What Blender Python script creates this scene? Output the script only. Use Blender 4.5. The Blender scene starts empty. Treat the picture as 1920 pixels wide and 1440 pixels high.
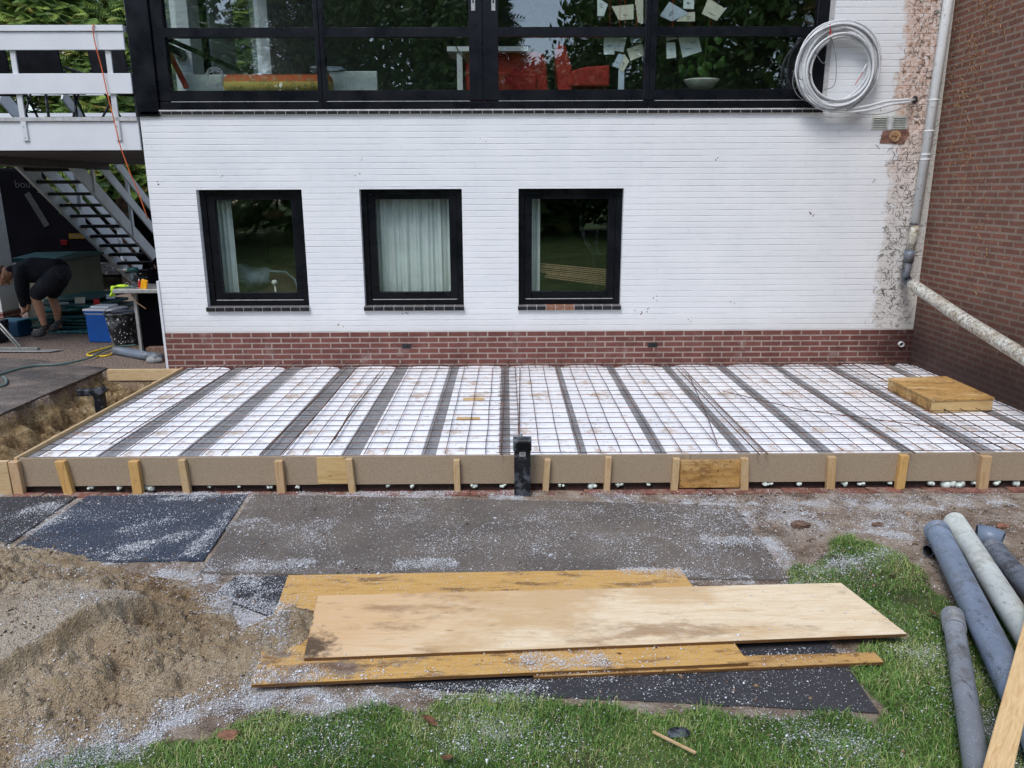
import bpy, math, random
import numpy as np
from mathutils import Vector, Matrix
random.seed(7); RNG=np.random.default_rng(11)
C=bpy.context.scene.collection; SC=bpy.context.scene
R=math.radians
# ------------------------------------------------------------------ camera
CH,CD,PIT,YAW,ROL,FPX=1.8871,8.3971,0.24784,0.006168,-0.003710,1425.37
def axes():
    cy,sy=math.cos(YAW),math.sin(YAW); cp,sp=math.cos(PIT),math.sin(PIT)
    f=Vector((sy*cp,cy*cp,-sp)); rt=Vector((cy,-sy,0)); up=rt.cross(f)
    cr,sr=math.cos(ROL),math.sin(ROL)
    return cr*rt+sr*up, -sr*rt+cr*up, f
RT,UP,FW=axes()
cam=bpy.data.cameras.new('camera'); co=bpy.data.objects.new('camera',cam); C.objects.link(co)
m=Matrix((RT,UP,-FW)).transposed().to_4x4(); m.translation=Vector((0,-CD,CH)); co.matrix_world=m
cam.sensor_width=36; cam.lens=FPX/1920*36; cam.clip_end=500; cam.clip_start=.02
SC.camera=co
# ------------------------------------------------------------------ light
w=bpy.data.worlds.new('World'); SC.world=w; w.use_nodes=True; wn=w.node_tree
bgn=wn.nodes['Background']; sk=wn.nodes.new('ShaderNodeTexSky'); sk.sky_type='NISHITA'; sk.sun_disc=False
SUN_EL,SUN_AZ=R(55),R(205)
sk.sun_elevation=SUN_EL; sk.sun_rotation=SUN_AZ; sk.air_density=1.0; sk.dust_density=1.2; sk.ozone_density=1
hs=wn.nodes.new('ShaderNodeHueSaturation'); hs.inputs['Saturation'].default_value=.84
wn.links.new(sk.outputs[0],hs.inputs['Color']); wn.links.new(hs.outputs[0],bgn.inputs[0]); bgn.inputs[1].default_value=.15
sd=bpy.data.lights.new('sun','SUN'); sd.energy=1.1; sd.angle=R(22); sd.color=(1,.985,.965)
so=bpy.data.objects.new('sun',sd); C.objects.link(so)
dirv=Vector((math.sin(SUN_AZ)*math.cos(SUN_EL),math.cos(SUN_AZ)*math.cos(SUN_EL),math.sin(SUN_EL)))
so.rotation_euler=dirv.to_track_quat('Z','Y').to_euler(); so.location=dirv*20
SC.view_settings.view_transform='Standard'; SC.view_settings.look='None'
SC.view_settings.exposure=.76; SC.view_settings.gamma=1; SC.view_settings.use_curve_mapping=False
# ------------------------------------------------------------------ helpers: photo pixel -> point on a real plane
def ray(px,py): return RT*((px-960)/FPX)-UP*((py-720)/FPX)+FW
OR=Vector((0,-CD,CH))
def GZ(px,py,z): d=ray(px,py); t=(z-OR.z)/d.z; return OR+d*t
def GY(px,py,y): d=ray(px,py); t=(y-OR.y)/d.y; return OR+d*t
def GX(px,py,x): d=ray(px,py); t=(x-OR.x)/d.x; return OR+d*t
ZG=-.27; ZT=-.04
# numpy value noise
def _h(ix,iy,s):
    n=(ix*374761393+iy*668265263+s*1442695041)&0xffffffff
    n=((n^(n>>13))*1274126177)&0xffffffff
    return ((n^(n>>16))&0xffff)/65535.
def vn(x,y,sc,s=0):
    x=np.asarray(x,float)*sc; y=np.asarray(y,float)*sc
    ix=np.floor(x).astype(np.int64); iy=np.floor(y).astype(np.int64); fx=x-ix; fy=y-iy
    fx=fx*fx*(3-2*fx); fy=fy*fy*(3-2*fy)
    a=_h(ix,iy,s);b=_h(ix+1,iy,s);c=_h(ix,iy+1,s);d=_h(ix+1,iy+1,s)
    return (a*(1-fx)+b*fx)*(1-fy)+(c*(1-fx)+d*fx)*fy
def fbm(x,y,sc,o=4,s=0,g=.5):
    t=0;a=1;n=0
    for i in range(o): t=t+a*vn(x,y,sc*2**i,s+i*17); n+=a; a*=g
    return t/n
def ss(a,b,x): t=np.clip((x-a)/(b-a),0,1); return t*t*(3-2*t)
def pip(x,y,poly):
    x=np.asarray(x);y=np.asarray(y);ins=np.zeros(x.shape,bool);n=len(poly)
    for i in range(n):
        x1,y1=poly[i];x2,y2=poly[(i+1)%n]
        if y1==y2: continue
        c=((y1>y)!=(y2>y))&(x<(x2-x1)*(y-y1)/(y2-y1)+x1); ins^=c
    return ins
def segd(x,y,a,b):
    ax,ay=a;bx,by=b;dx,dy=bx-ax,by-ay;L=dx*dx+dy*dy+1e-9
    t=np.clip(((x-ax)*dx+(y-ay)*dy)/L,0,1); return np.hypot(x-ax-t*dx,y-ay-t*dy)
# ------------------------------------------------------------------ things and parts
def tag(o,label=None,cat=None,group=None,kind=None):
    if label:o['label']=label
    if cat:o['category']=cat
    if group:o['group']=group
    if kind:o['kind']=kind
    return o
def thing(name,label,cat,loc,group=None):
    o=bpy.data.objects.new(name,None); C.objects.link(o); o.location=loc; o.empty_display_size=.1
    return tag(o,label,cat,group)
class MB:
    def __init__(s): s.v=[];s.f=[]
    def add(s,vs,fs):
        b=len(s.v); s.v+=[tuple(q) for q in vs]; s.f+=[tuple(b+i for i in f) for f in fs]; return s
    def box(s,x0,x1,y0,y1,z0,z1):
        vs=[(x0,y0,z0),(x1,y0,z0),(x1,y1,z0),(x0,y1,z0),(x0,y0,z1),(x1,y0,z1),(x1,y1,z1),(x0,y1,z1)]
        return s.add(vs,[(0,3,2,1),(4,5,6,7),(0,1,5,4),(1,2,6,5),(2,3,7,6),(3,0,4,7)])
    def obox(s,c,X,Y,Z):   # centre and half axis vectors
        c=Vector(c);X=Vector(X);Y=Vector(Y);Z=Vector(Z)
        vs=[c-X-Y-Z,c+X-Y-Z,c+X+Y-Z,c-X+Y-Z,c-X-Y+Z,c+X-Y+Z,c+X+Y+Z,c-X+Y+Z]
        return s.add(vs,[(0,3,2,1),(4,5,6,7),(0,1,5,4),(1,2,6,5),(2,3,7,6),(3,0,4,7)])
    def bar(s,a,b,wd,th,up=(0,0,1)):
        a=Vector(a);b=Vector(b);d=(b-a); u=Vector(up); sd=d.cross(u).normalized(); u2=sd.cross(d).normalized()
        return s.obox((a+b)/2,d/2,sd*wd/2,u2*th/2)
    def prism(s,poly,z0,z1,ax='z'):
        n=len(poly)
        def P(a,b,c): return (a,b,c) if ax=='z' else ((a,c,b) if ax=='y' else (c,a,b))
        vs=[P(a,b,z0) for a,b in poly]+[P(a,b,z1) for a,b in poly]
        return s.add(vs,[tuple(range(n-1,-1,-1)),tuple(range(n,2*n))]+[(i,(i+1)%n,n+(i+1)%n,n+i) for i in range(n)])
    def tube(s,pts,r,seg=6,cap=True,hollow=0):
        pts=[Vector(p) for p in pts]; n=len(pts); rs=r if isinstance(r,(list,tuple)) else [r]*n
        vs=[];u=None
        for i,p in enumerate(pts):
            t=(pts[min(i+1,n-1)]-pts[max(i-1,0)]).normalized()
            if u is None:
                u=t.orthogonal().normalized()
            u=(u-t*u.dot(t)); u=u.normalized() if u.length>1e-6 else t.orthogonal().normalized()
            v=t.cross(u)
            for k in range(seg):
                a=2*math.pi*k/seg; vs.append(p+(u*math.cos(a)+v*math.sin(a))*rs[i])
        fs=[(i*seg+k,i*seg+(k+1)%seg,(i+1)*seg+(k+1)%seg,(i+1)*seg+k) for i in range(n-1) for k in range(seg)]
        if cap: fs+=[tuple(range(seg-1,-1,-1)),tuple(range((n-1)*seg,n*seg))]
        return s.add(vs,fs)
    def pipe(s,pts,r,th=.004,seg=20):   # open ended pipe with wall
        s.tube(pts,r,seg,False)
        inner=MB().tube(pts,r-th,seg,False); s.add(inner.v,[f[::-1] for f in inner.f])
        L=len(pts)
        b=len(s.v)-2*seg*L
        for e in (0,(L-1)*seg):
            s.f+=[(b+e+k,b+e+(k+1)%seg,b+seg*L+e+(k+1)%seg,b+seg*L+e+k) for k in range(seg)]
        return s
    def ell(s,c,rx,ry,rz,n=10,m=16,rot=None):
        c=Vector(c);vs=[]
        for i in range(n+1):
            th=math.pi*i/n
            for k in range(m):
                ph=2*math.pi*k/m; v=Vector((rx*math.sin(th)*math.cos(ph),ry*math.sin(th)*math.sin(ph),rz*math.cos(th)))
                if rot: v=rot@v
                vs.append(c+v)
        return s.add(vs,[(i*m+k,(i+1)*m+k,(i+1)*m+(k+1)%m,i*m+(k+1)%m) for i in range(n) for k in range(m)])
    def build(s,name,mat,parent=None,label=None,cat=None,group=None,kind=None,smooth=False,bevel=0,base=True,origin=None,seg=1):
        me=bpy.data.meshes.new(name); V=np.array(s.v,float)
        if parent is not None: off=np.array(parent.matrix_world.translation if parent.parent is None else parent.matrix_local.translation)
        if parent is not None:
            off=np.zeros(3); p=parent
            while p is not None: off+=np.array(p.location); p=p.parent
        elif kind=='structure' or not base: off=np.zeros(3)
        elif origin is not None: off=np.array(origin,float)
        else: off=np.array([(V[:,0].min()+V[:,0].max())/2,(V[:,1].min()+V[:,1].max())/2,V[:,2].min()])
        me.from_pydata((V-off).tolist(),[],s.f); me.update()
        if smooth: me.polygons.foreach_set('use_smooth',[True]*len(me.polygons))
        me.materials.append(mat)
        o=bpy.data.objects.new(name,me); C.objects.link(o)
        if parent is not None: o.parent=parent
        else: o.location=off
        tag(o,label,cat,group,kind)
        if bevel:
            b=o.modifiers.new('bevel','BEVEL'); b.width=bevel; b.segments=seg; b.limit_method='ANGLE'
        return o
def npmesh(name,V,F,mat,label=None,cat=None,group=None,kind=None,parent=None,smooth=False,attrs=None,off=(0,0,0)):
    me=bpy.data.meshes.new(name); V=np.asarray(V,np.float32)-np.array(off,np.float32); F=np.asarray(F,np.int32); k=F.shape[1]
    me.vertices.add(len(V)); me.vertices.foreach_set('co',V.ravel())
    me.loops.add(F.size); me.loops.foreach_set('vertex_index',F.ravel())
    me.polygons.add(len(F)); me.polygons.foreach_set('loop_start',np.arange(0,F.size,k,dtype=np.int32)); me.polygons.foreach_set('loop_total',np.full(len(F),k,np.int32))
    if smooth: me.polygons.foreach_set('use_smooth',np.ones(len(F),bool))
    me.update(calc_edges=True)
    for n,a in (attrs or {}).items():
        at=me.attributes.new(n,'FLOAT','POINT'); at.data.foreach_set('value',np.asarray(a,np.float32).ravel())
    me.materials.append(mat); o=bpy.data.objects.new(name,me); C.objects.link(o)
    if parent is not None: o.parent=parent
    else: o.location=off
    return tag(o,label,cat,group,kind)
# ------------------------------------------------------------------ materials
class K:
    def __init__(s,name):
        s.m=bpy.data.materials.new(name); s.m.use_nodes=True; s.t=s.m.node_tree; s.t.nodes.clear(); s._c=None
    def N(s,ty,**kw):
        n=s.t.nodes.new(ty)
        for k,v in kw.items(): setattr(n,k,v)
        return n
    def put(s,inp,v):
        if isinstance(v,bpy.types.NodeSocket): s.t.links.new(v,inp)
        elif v is not None:
            if hasattr(inp.default_value,'__len__') and not hasattr(v,'__len__'): v=(v,)*len(inp.default_value)
            if hasattr(v,'__len__') and len(inp.default_value)==4 and len(v)==3: v=(*v,1)
            inp.default_value=v
    def co(s,sc=(1,1,1),rot=(0,0,0),loc=(0,0,0)):
        if s._c is None: s._c=s.N('ShaderNodeTexCoord').outputs['Object']
        mp=s.N('ShaderNodeMapping'); s.put(mp.inputs['Vector'],s._c); mp.inputs['Scale'].default_value=sc; mp.inputs['Rotation'].default_value=rot; mp.inputs['Location'].default_value=loc
        return mp.outputs[0]
    def xyz(s,v=None):
        n=s.N('ShaderNodeSeparateXYZ'); s.put(n.inputs[0],v or s.co()); return n.outputs
    def comb(s,a,b,c=0.):
        n=s.N('ShaderNodeCombineXYZ'); s.put(n.inputs[0],a);s.put(n.inputs[1],b);s.put(n.inputs[2],c); return n.outputs[0]
    def noise(s,sc=5.,det=4.,ro=.55,v=None,dist=0.):
        n=s.N('ShaderNodeTexNoise'); s.put(n.inputs['Vector'],v or s.co()); n.inputs['Scale'].default_value=sc;n.inputs['Detail'].default_value=det;n.inputs['Roughness'].default_value=ro;n.inputs['Distortion'].default_value=dist
        return n.outputs['Fac']
    def vor(s,sc=5.,v=None,feat='F1',out='Distance'):
        n=s.N('ShaderNodeTexVoronoi',feature=feat); s.put(n.inputs['Vector'],v or s.co()); n.inputs['Scale'].default_value=sc; return n.outputs[out]
    def ramp(s,f,st,interp='LINEAR'):
        n=s.N('ShaderNodeValToRGB'); n.color_ramp.interpolation=interp; s.put(n.inputs[0],f); e=n.color_ramp.elements
        while len(e)<len(st): e.new(.5)
        for i,(p,c) in enumerate(st):
            e[i].position=p; c=(c,c,c) if not hasattr(c,'__len__') else c; e[i].color=(*c[:3],1)
        return n.outputs[0]
    def mix(s,f,a,b,mode='MIX'):
        n=s.N('ShaderNodeMix',data_type='RGBA',blend_type=mode); s.put(n.inputs[0],f); s.put(n.inputs[6],a); s.put(n.inputs[7],b); return n.outputs[2]
    def math(s,op,a,b=None,clamp=False):
        n=s.N('ShaderNodeMath',operation=op,use_clamp=clamp); s.put(n.inputs[0],a)
        if b is not None: s.put(n.inputs[1],b)
        return n.outputs[0]
    def attr(s,name):
        n=s.N('ShaderNodeAttribute'); n.attribute_name=name; return n.outputs['Fac']
    def rnd(s): return s.N('ShaderNodeObjectInfo').outputs['Random']
    def bump(s,h,st=.5,d=.01,n0=None):
        n=s.N('ShaderNodeBump'); n.inputs['Strength'].default_value=st;n.inputs['Distance'].default_value=d; s.put(n.inputs['Height'],h)
        if n0: s.put(n.inputs['Normal'],n0)
        return n.outputs[0]
    def out(s,base,ro=.6,nrm=None,metal=0.,spec=.5,**kw):
        p=s.N('ShaderNodeBsdfPrincipled'); s.put(p.inputs['Base Color'],base); s.put(p.inputs['Roughness'],ro); s.put(p.inputs['Metallic'],metal); s.put(p.inputs['Specular IOR Level'],spec)
        if nrm: s.put(p.inputs['Normal'],nrm)
        for k,v in kw.items(): s.put(p.inputs[k.replace('_',' ')],v)
        o=s.N('ShaderNodeOutputMaterial'); s.t.links.new(p.outputs[0],o.inputs[0]); s.p=p; return s.m
def simple(name,col,ro=.5,var=.15,sc=20,bs=.15,bd=.003,metal=0,spec=.3,dirt=None):
    k=K(name); n=k.noise(sc,5); a=tuple(c*(1-var) for c in col); b=tuple(min(1,c*(1+var)) for c in col)
    c=k.ramp(n,[(.38,a),(.62,b)])
    if dirt: c=k.mix(k.ramp(k.noise(sc*.6,6,.7,k.co(loc=(3,1,2))),[(.50,0),(.60,.85)]),c,dirt)
    return k.out(c,ro,k.bump(k.noise(sc*4,3),bs,bd),metal,spec)
def brickv(k,plane): x=k.xyz(); return k.comb(x[0],x[2]) if plane=='y' else (k.comb(x[1],x[2]) if plane=='x' else k.comb(x[0],x[1]))
def bricktex(k,v,bw=.22,rh=.0625,mo=.009,sm=.1,c1=(1,1,1),c2=(0,0,0),cm=(.5,.5,.5),off=.5):
    n=k.N('ShaderNodeTexBrick'); n.offset=off; k.put(n.inputs['Vector'],v); n.inputs['Scale'].default_value=1
    for a,b in (('Mortar Size',mo),('Mortar Smooth',sm),('Brick Width',bw),('Row Height',rh),('Bias',0)): n.inputs[a].default_value=b
    k.put(n.inputs['Color1'],c1);k.put(n.inputs['Color2'],c2);k.put(n.inputs['Mortar'],cm)
    return n.outputs['Color'],n.outputs['Fac']
def m_whitebrick(plane='y',stain=True):
    k=K('white_painted_brick'); v=brickv(k,plane)
    w1=k.noise(3,3,.5); vv=k.N('ShaderNodeVectorMath',operation='ADD'); k.put(vv.inputs[0],v)
    k.put(vv.inputs[1],k.comb(k.math('MULTIPLY',k.math('SUBTRACT',k.noise(9,2),.5),.012),k.math('MULTIPLY',k.math('SUBTRACT',k.noise(7,3),.5),.009)))
    _,f=bricktex(k,vv.outputs[0],mo=.0052,sm=.5)
    x=k.xyz(v)
    # bed joints read more than the head joints (painted over)
    row=k.math('PINGPONG',x[1],.03125)
    bed=k.ramp(k.math('DIVIDE',k.math('ADD',row,k.math('MULTIPLY',k.math('SUBTRACT',k.noise(14,4),.5),.006)),.03125),[(.0,1),(.16,.15),(.3,0)])
    vis=k.ramp(k.noise(2.2,5,.6,k.co(sc=(1,1,6))),[(.38,.15),(.62,1)])
    h=k.math('ADD',k.math('MULTIPLY',k.math('MULTIPLY',bed,-1.0),vis),k.math('MULTIPLY',f,k.math('MULTIPLY',vis,-.95)))
    h=k.math('ADD',h,k.math('MULTIPLY',k.noise(60,5,.6),.35)); h=k.math('ADD',h,k.math('MULTIPLY',k.noise(12,3),.25))
    col=k.ramp(k.noise(1.5,6,.6),[(.34,(.72,.738,.755)),(.66,(.79,.80,.812))])
    col=k.mix(k.math('MULTIPLY',k.math('MULTIPLY',bed,vis),.30),col,(.36,.38,.40))
    col=k.mix(k.ramp(k.noise(26,3,.7,k.co(loc=(5,2,1))),[(.745,0),(.77,.65)]),col,(.45,.42,.38))
    xb=k.xyz(); mb_=k.N('ShaderNodeMapRange'); k.put(mb_.inputs[0],k.math('ADD',xb[2],k.math('MULTIPLY',k.noise(5,6,.7),.25))); mb_.inputs[1].default_value=.70; mb_.inputs[2].default_value=.42
    col=k.mix(k.math('MULTIPLY',mb_.outputs[0],.30),col,(.48,.42,.36))
    if stain:
        xs=k.xyz(); n=k.math('MULTIPLY',k.math('SUBTRACT',k.noise(2.6,7,.75),.5),.75)
        ed=k.math('ADD',xs[0],n)                        # stripped ivy strip beside the corner
        msk=k.ramp(ed,[(0,0),(1,1)])
        mr=k.N('ShaderNodeMapRange'); k.put(mr.inputs[0],ed); mr.inputs[1].default_value=4.06; mr.inputs[2].default_value=4.13
        msk=mr.outputs[0]
        mr2=k.N('ShaderNodeMapRange'); k.put(mr2.inputs[0],k.math('ADD',xs[0],k.math('MULTIPLY',n,.35))); mr2.inputs[1].default_value=4.44; mr2.inputs[2].default_value=4.40
        pk=k.ramp(k.noise(22,6,.7),[(.36,(.26,.13,.075)),(.43,(.50,.32,.23)),(.51,(.66,.49,.41)),(.62,(.72,.65,.61))])
        zz=k.N('ShaderNodeMapRange'); k.put(zz.inputs[0],xs[2]); zz.inputs[1].default_value=1.2; zz.inputs[2].default_value=2.6; zz.inputs[3].default_value=.25; zz.inputs[4].default_value=.95
        mk=k.math('MULTIPLY',k.math('MULTIPLY',msk,mr2.outputs[0]),zz.outputs[0])
        col=k.mix(mk,col,pk)
        gr=k.mix(k.ramp(k.noise(30,5,.7),[(.45,0),(.7,.5)]),(.60,.58,.54),(.36,.33,.29))
        col=k.mix(k.math('MULTIPLY',msk,k.math('SUBTRACT',1.,mk)),col,gr)
        sp=k.ramp(k.noise(48,4,.75,k.co(sc=(1,1,.6),loc=(1,7,3))),[(.60,0),(.66,.9)])
        m2=k.N('ShaderNodeMapRange'); k.put(m2.inputs[0],k.math('ADD',xs[0],k.math('MULTIPLY',n,1.6))); m2.inputs[1].default_value=3.98; m2.inputs[2].default_value=4.2
        col=k.mix(k.math('MULTIPLY',sp,m2.outputs[0]),col,(.10,.075,.05))
    return k.out(col,.62,k.bump(h,.55,.006),spec=.3)
def m_redbrick(name,plane,c1,c2,cm,damp=None,mo=.0085,rough=.85):
    k=K(name); v=brickv(k,plane)
    a,f=bricktex(k,v,mo=mo,sm=.15,c1=c1,c2=c2,cm=cm)
    a=k.mix(k.ramp(k.noise(35,5,.6),[(.3,0),(.75,.45)]),a,tuple(c*1.5 for c in c1))
    a=k.mix(k.ramp(k.noise(5,6,.6),[(.4,0),(.7,.35)]),a,tuple(c*.5 for c in c2))
    if damp: a=damp(k,a)
    h=k.math('ADD',k.math('MULTIPLY',f,-1.),k.math('MULTIPLY',k.noise(70,4,.7),.4))
    return k.out(a,rough,k.bump(h,.7,.006),spec=.25)
def damp_plinth(k,a):
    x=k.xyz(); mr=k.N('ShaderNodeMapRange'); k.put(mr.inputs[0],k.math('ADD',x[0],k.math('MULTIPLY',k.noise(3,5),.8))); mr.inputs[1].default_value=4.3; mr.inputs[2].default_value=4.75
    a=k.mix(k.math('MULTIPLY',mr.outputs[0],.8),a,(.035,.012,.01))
    e=k.ramp(k.noise(4,6,.7,k.co(loc=(2,0,0))),[(.56,0),(.72,.4)])
    return k.mix(e,a,(.42,.36,.33))
def dark_foot_right(k,a):  # bricks get darker towards the foot of the wall, with paler blotches
    x=k.xyz(); z=k.math('ADD',x[2],k.math('MULTIPLY',k.noise(1.6,5),.7))
    mr=k.N('ShaderNodeMapRange'); k.put(mr.inputs[0],z); mr.inputs[1].default_value=1.35; mr.inputs[2].default_value=.5
    a=k.mix(k.math('MULTIPLY',mr.outputs[0],.82),a,(.045,.028,.025))
    return k.mix(k.ramp(k.noise(2.2,6,.7,k.co(loc=(0,4,1))),[(.56,0),(.75,.25)]),a,(.3,.25,.22))
def m_wood(name,c1,c2,ro=.6,grain=(1.2,14,14),knots=True,stain=None,rndm=True,axis='x',gs=1.):
    k=K(name); sc={'x':grain,'y':(grain[1],grain[0],grain[1]),'z':(grain[1],grain[1],grain[0])}[axis]
    off=k.rnd(); v0=k.co(sc=sc)
    if rndm:
        va=k.N('ShaderNodeVectorMath',operation='ADD'); k.put(va.inputs[0],v0); k.put(va.inputs[1],k.comb(k.math('MULTIPLY',off,31.),k.math('MULTIPLY',off,17.),k.math('MULTIPLY',off,7.))); v0=va.outputs[0]
    n=k.noise(2.2*gs,6,.6,v0,1.2); n2=k.noise(9*gs,3,.6,v0)
    c=k.ramp(n,[(.36,c2),(.48,c1),(.54,tuple(a*.55+b*.45 for a,b in zip(c1,c2))),(.62,c1)])
    c=k.mix(k.ramp(n2,[(.48,0),(.62,.55)]),c,c2)
    if rndm: c=k.mix(k.math('MULTIPLY',off,.4),c,tuple(a*1.0 for a in c2))
    if knots:
        d=k.vor(3.2,k.co(sc=tuple(max(.9,min(s,3)) for s in sc)))
        c=k.mix(k.ramp(d,[(.035,.9),(.085,0)]),c,tuple(a*.25 for a in c2))
    if stain: c=stain(k,c)
    return k.out(c,ro,k.bump(k.math('ADD',n,n2),.25,.002),spec=.3)
def st_ochre(k,c):
    x=k.xyz(); mr=k.N('ShaderNodeMapRange'); k.put(mr.inputs[0],k.math('ADD',k.math('ADD',x[0],k.math('MULTIPLY',x[1],.9)),k.math('MULTIPLY',k.noise(2.2,3),1.2))); mr.inputs[1].default_value=.1; mr.inputs[2].default_value=-1.1
    c=k.mix(k.ramp(k.math('ADD',k.noise(3.,7,.75,k.co(sc=(.7,1.4,1),loc=(2,5,1))),k.math('MULTIPLY',k.math('SUBTRACT',mr.outputs[0],.5),.30)),[(.50,0),(.58,.85)]),c,(.17,.14,.12))
    c=k.mix(k.ramp(k.noise(9,5,.7,k.co(sc=(.4,1.5,1),loc=(7,1,1))),[(.54,0),(.62,.7)]),c,(.13,.065,.03))
    return k.mix(k.ramp(k.vor(130),[(.10,.85),(.17,0)]),c,(.75,.75,.75))
def st_hatch(k,c):
    c=k.mix(k.ramp(k.noise(2.5,6,.7,k.co(sc=(.5,2.2,1),loc=(3,1,1))),[(.50,0),(.62,.7)]),c,(.70,.50,.26))
    c=k.mix(k.ramp(k.noise(5,6,.75,k.co(sc=(.6,1.6,1.6),loc=(9,1,4))),[(.50,0),(.60,.75)]),c,(.20,.095,.03))
    return k.mix(k.ramp(k.noise(26,4,.8,k.co(loc=(9,9,4))),[(.58,0),(.63,.8)]),c,(.07,.035,.015))
def st_pale(k,c):
    x=k.xyz(); mr=k.N('ShaderNodeMapRange'); k.put(mr.inputs[0],k.math('ADD',k.math('SUBTRACT',x[0],k.math('MULTIPLY',x[1],1.2)),k.math('MULTIPLY',k.noise(1.5,5,.6,k.co(sc=(.6,2.5,1))),1.4))); mr.inputs[1].default_value=.55; mr.inputs[2].default_value=-.45
    c=k.mix(k.math('MULTIPLY',mr.outputs[0],.75),c,(.64,.39,.18))
    c=k.mix(k.ramp(k.noise(1.4,6,.65,k.co(sc=(.8,1.6,1),loc=(4,5,1))),[(.46,.0),(.57,.7)]),c,(.56,.36,.17))
    c=k.mix(k.ramp(k.noise(3.2,7,.7,k.co(sc=(.5,1.3,1),loc=(1,2.2,1))),[(.54,0),(.64,.7)]),c,(.30,.17,.08))
    x=k.xyz(); d=k.N('ShaderNodeVectorMath',operation='DISTANCE'); k.put(d.inputs[0],k.comb(x[0],x[1],0.)); d.inputs[1].default_value=(-1.42,-.26,0)
    c=k.mix(k.ramp(k.math('ADD',d.outputs['Value'],k.math('MULTIPLY',k.noise(22,6,.7),.35)),[(.24,.9),(.34,0)]),c,(.05,.03,.02))
    return k.mix(k.ramp(k.vor(90,k.co(loc=(1,1,0))),[(.03,.5),(.06,0)]),c,(.3,.2,.12))
MAT={}
MAT['wall']=m_whitebrick('y'); MAT['wallx']=m_whitebrick('x',False)
MAT['plinth']=m_redbrick('red_plinth_brick','y',(.185,.072,.058),(.125,.048,.04),(.40,.34,.30),damp_plinth)
MAT['rbrick']=m_redbrick('dark_red_brick','x',(.20,.084,.058),(.13,.062,.045),(.235,.20,.16),dark_foot_right,mo=.012)
MAT['fbrick']=m_redbrick('foundation_brick','y',(.09,.045,.038),(.06,.035,.03),(.10,.085,.075))
k=K('black_gloss_paint'); MAT['black']=k.out(k.ramp(k.noise(8,5),[(.3,(.003,.0035,.006)),(.7,(.006,.007,.010))]),k.ramp(k.noise(5,5),[(.35,.22),(.65,.40)]),k.bump(k.noise(40,4,.6,k.co(sc=(1,1,.2))),.15,.002),spec=.28)
MAT['lead']=simple('grey_strip',(.45,.45,.45),.5)
k=K('window_glass'); 
ge=k.N('ShaderNodeNewGeometry'); dt=k.N('ShaderNodeVectorMath',operation='DOT_PRODUCT'); k.put(dt.inputs[0],ge.outputs['Incoming']); k.put(dt.inputs[1],ge.outputs['Normal'])
sch=k.math('POWER',k.math('SUBTRACT',1.,k.math('ABSOLUTE',dt.outputs['Value'])),5.); fr_=k.math('ADD',.095,k.math('MULTIPLY',sch,.9),True)
gl=k.N('ShaderNodeBsdfGlossy'); gl.inputs['Roughness'].default_value=0.0; gl.inputs['Color'].default_value=(.93,.97,1,1)
k.put(gl.inputs['Normal'],k.bump(k.noise(.9,2),.04,.02))
tr=k.N('ShaderNodeBsdfTransparent'); tr.inputs[0].default_value=(.93,.96,.95,1)
mx=k.N('ShaderNodeMixShader'); k.put(mx.inputs[0],fr_); k.t.links.new(tr.outputs[0],mx.inputs[1]); k.t.links.new(gl.outputs[0],mx.inputs[2])
o_=k.N('ShaderNodeOutputMaterial'); k.t.links.new(mx.outputs[0],o_.inputs[0]); MAT['glass']=k.m
k=K('foam_infill'); c=k.ramp(k.noise(2.5,5,.6),[(.38,(.83,.84,.865)),(.62,(.91,.915,.93))])
lines=k.noise(3,3,.6,k.co(sc=(2.0,24,1)))
c=k.mix(k.ramp(lines,[(.56,0),(.7,.35)]),c,(.45,.45,.50))
c=k.mix(k.ramp(k.noise(3.3,7,.75,k.co(loc=(3,3,0),sc=(1.3,1,1))),[(.55,0),(.63,.7)]),c,(.48,.34,.22))
c=k.mix(k.ramp(k.noise(16,6,.8,k.co(loc=(9,3,0))),[(.585,0),(.66,.7)]),c,(.30,.22,.16))
MAT['eps']=k.out(c,.8,k.bump(k.noise(120,3),.3,.003),spec=.2)
k=K('concrete_beam'); c=k.ramp(k.noise(90,3,.7),[(.38,(.16,.162,.166)),(.62,(.38,.385,.39))]); c=k.mix(k.ramp(k.noise(4,5,.7),[(.47,0),(.6,.5)]),c,(.13,.12,.115))
MAT['conc']=k.out(c,.9,k.bump(k.noise(150,3),.4,.003))
k=K('rusty_steel'); c=k.ramp(k.noise(6,5,.7),[(.38,(.040,.028,.028)),(.50,(.085,.045,.034)),(.60,(.26,.10,.045))]); MAT['rebar']=k.out(c,.7,k.bump(k.noise(300,2),.4,.001),.3)
k=K('particle_board'); c=k.ramp(k.noise(230,3,.8),[(.36,(.20,.15,.095)),(.5,(.36,.28,.195)),(.66,(.47,.385,.285))])
x=k.xyz(); mr=k.N('ShaderNodeMapRange'); k.put(mr.inputs[0],k.math('ADD',x[2],k.math('MULTIPLY',k.noise(3,5),.08))); mr.inputs[1].default_value=-.14; mr.inputs[2].default_value=-.22
c=k.mix(k.math('MULTIPLY',mr.outputs[0],.35),c,(.16,.115,.07)); MAT['pboard']=k.out(c,.75,k.bump(k.noise(220,2),.2,.001),spec=.25)
MAT['pine']=m_wood('pine_stake',(.60,.45,.27),(.45,.29,.13),axis='z',grain=(1.2,16,16))
MAT['pine2']=m_wood('yellow_pine_stake',(.66,.42,.16),(.50,.28,.09),axis='z',grain=(1.2,16,16)); MAT['pine3']=m_wood('pinkish_pine_stake',(.60,.43,.26),(.45,.28,.14),axis='z',grain=(1.,18,18))
MAT['pinex']=m_wood('pine_plank',(.62,.47,.28),(.46,.30,.14),axis='x')
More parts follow.
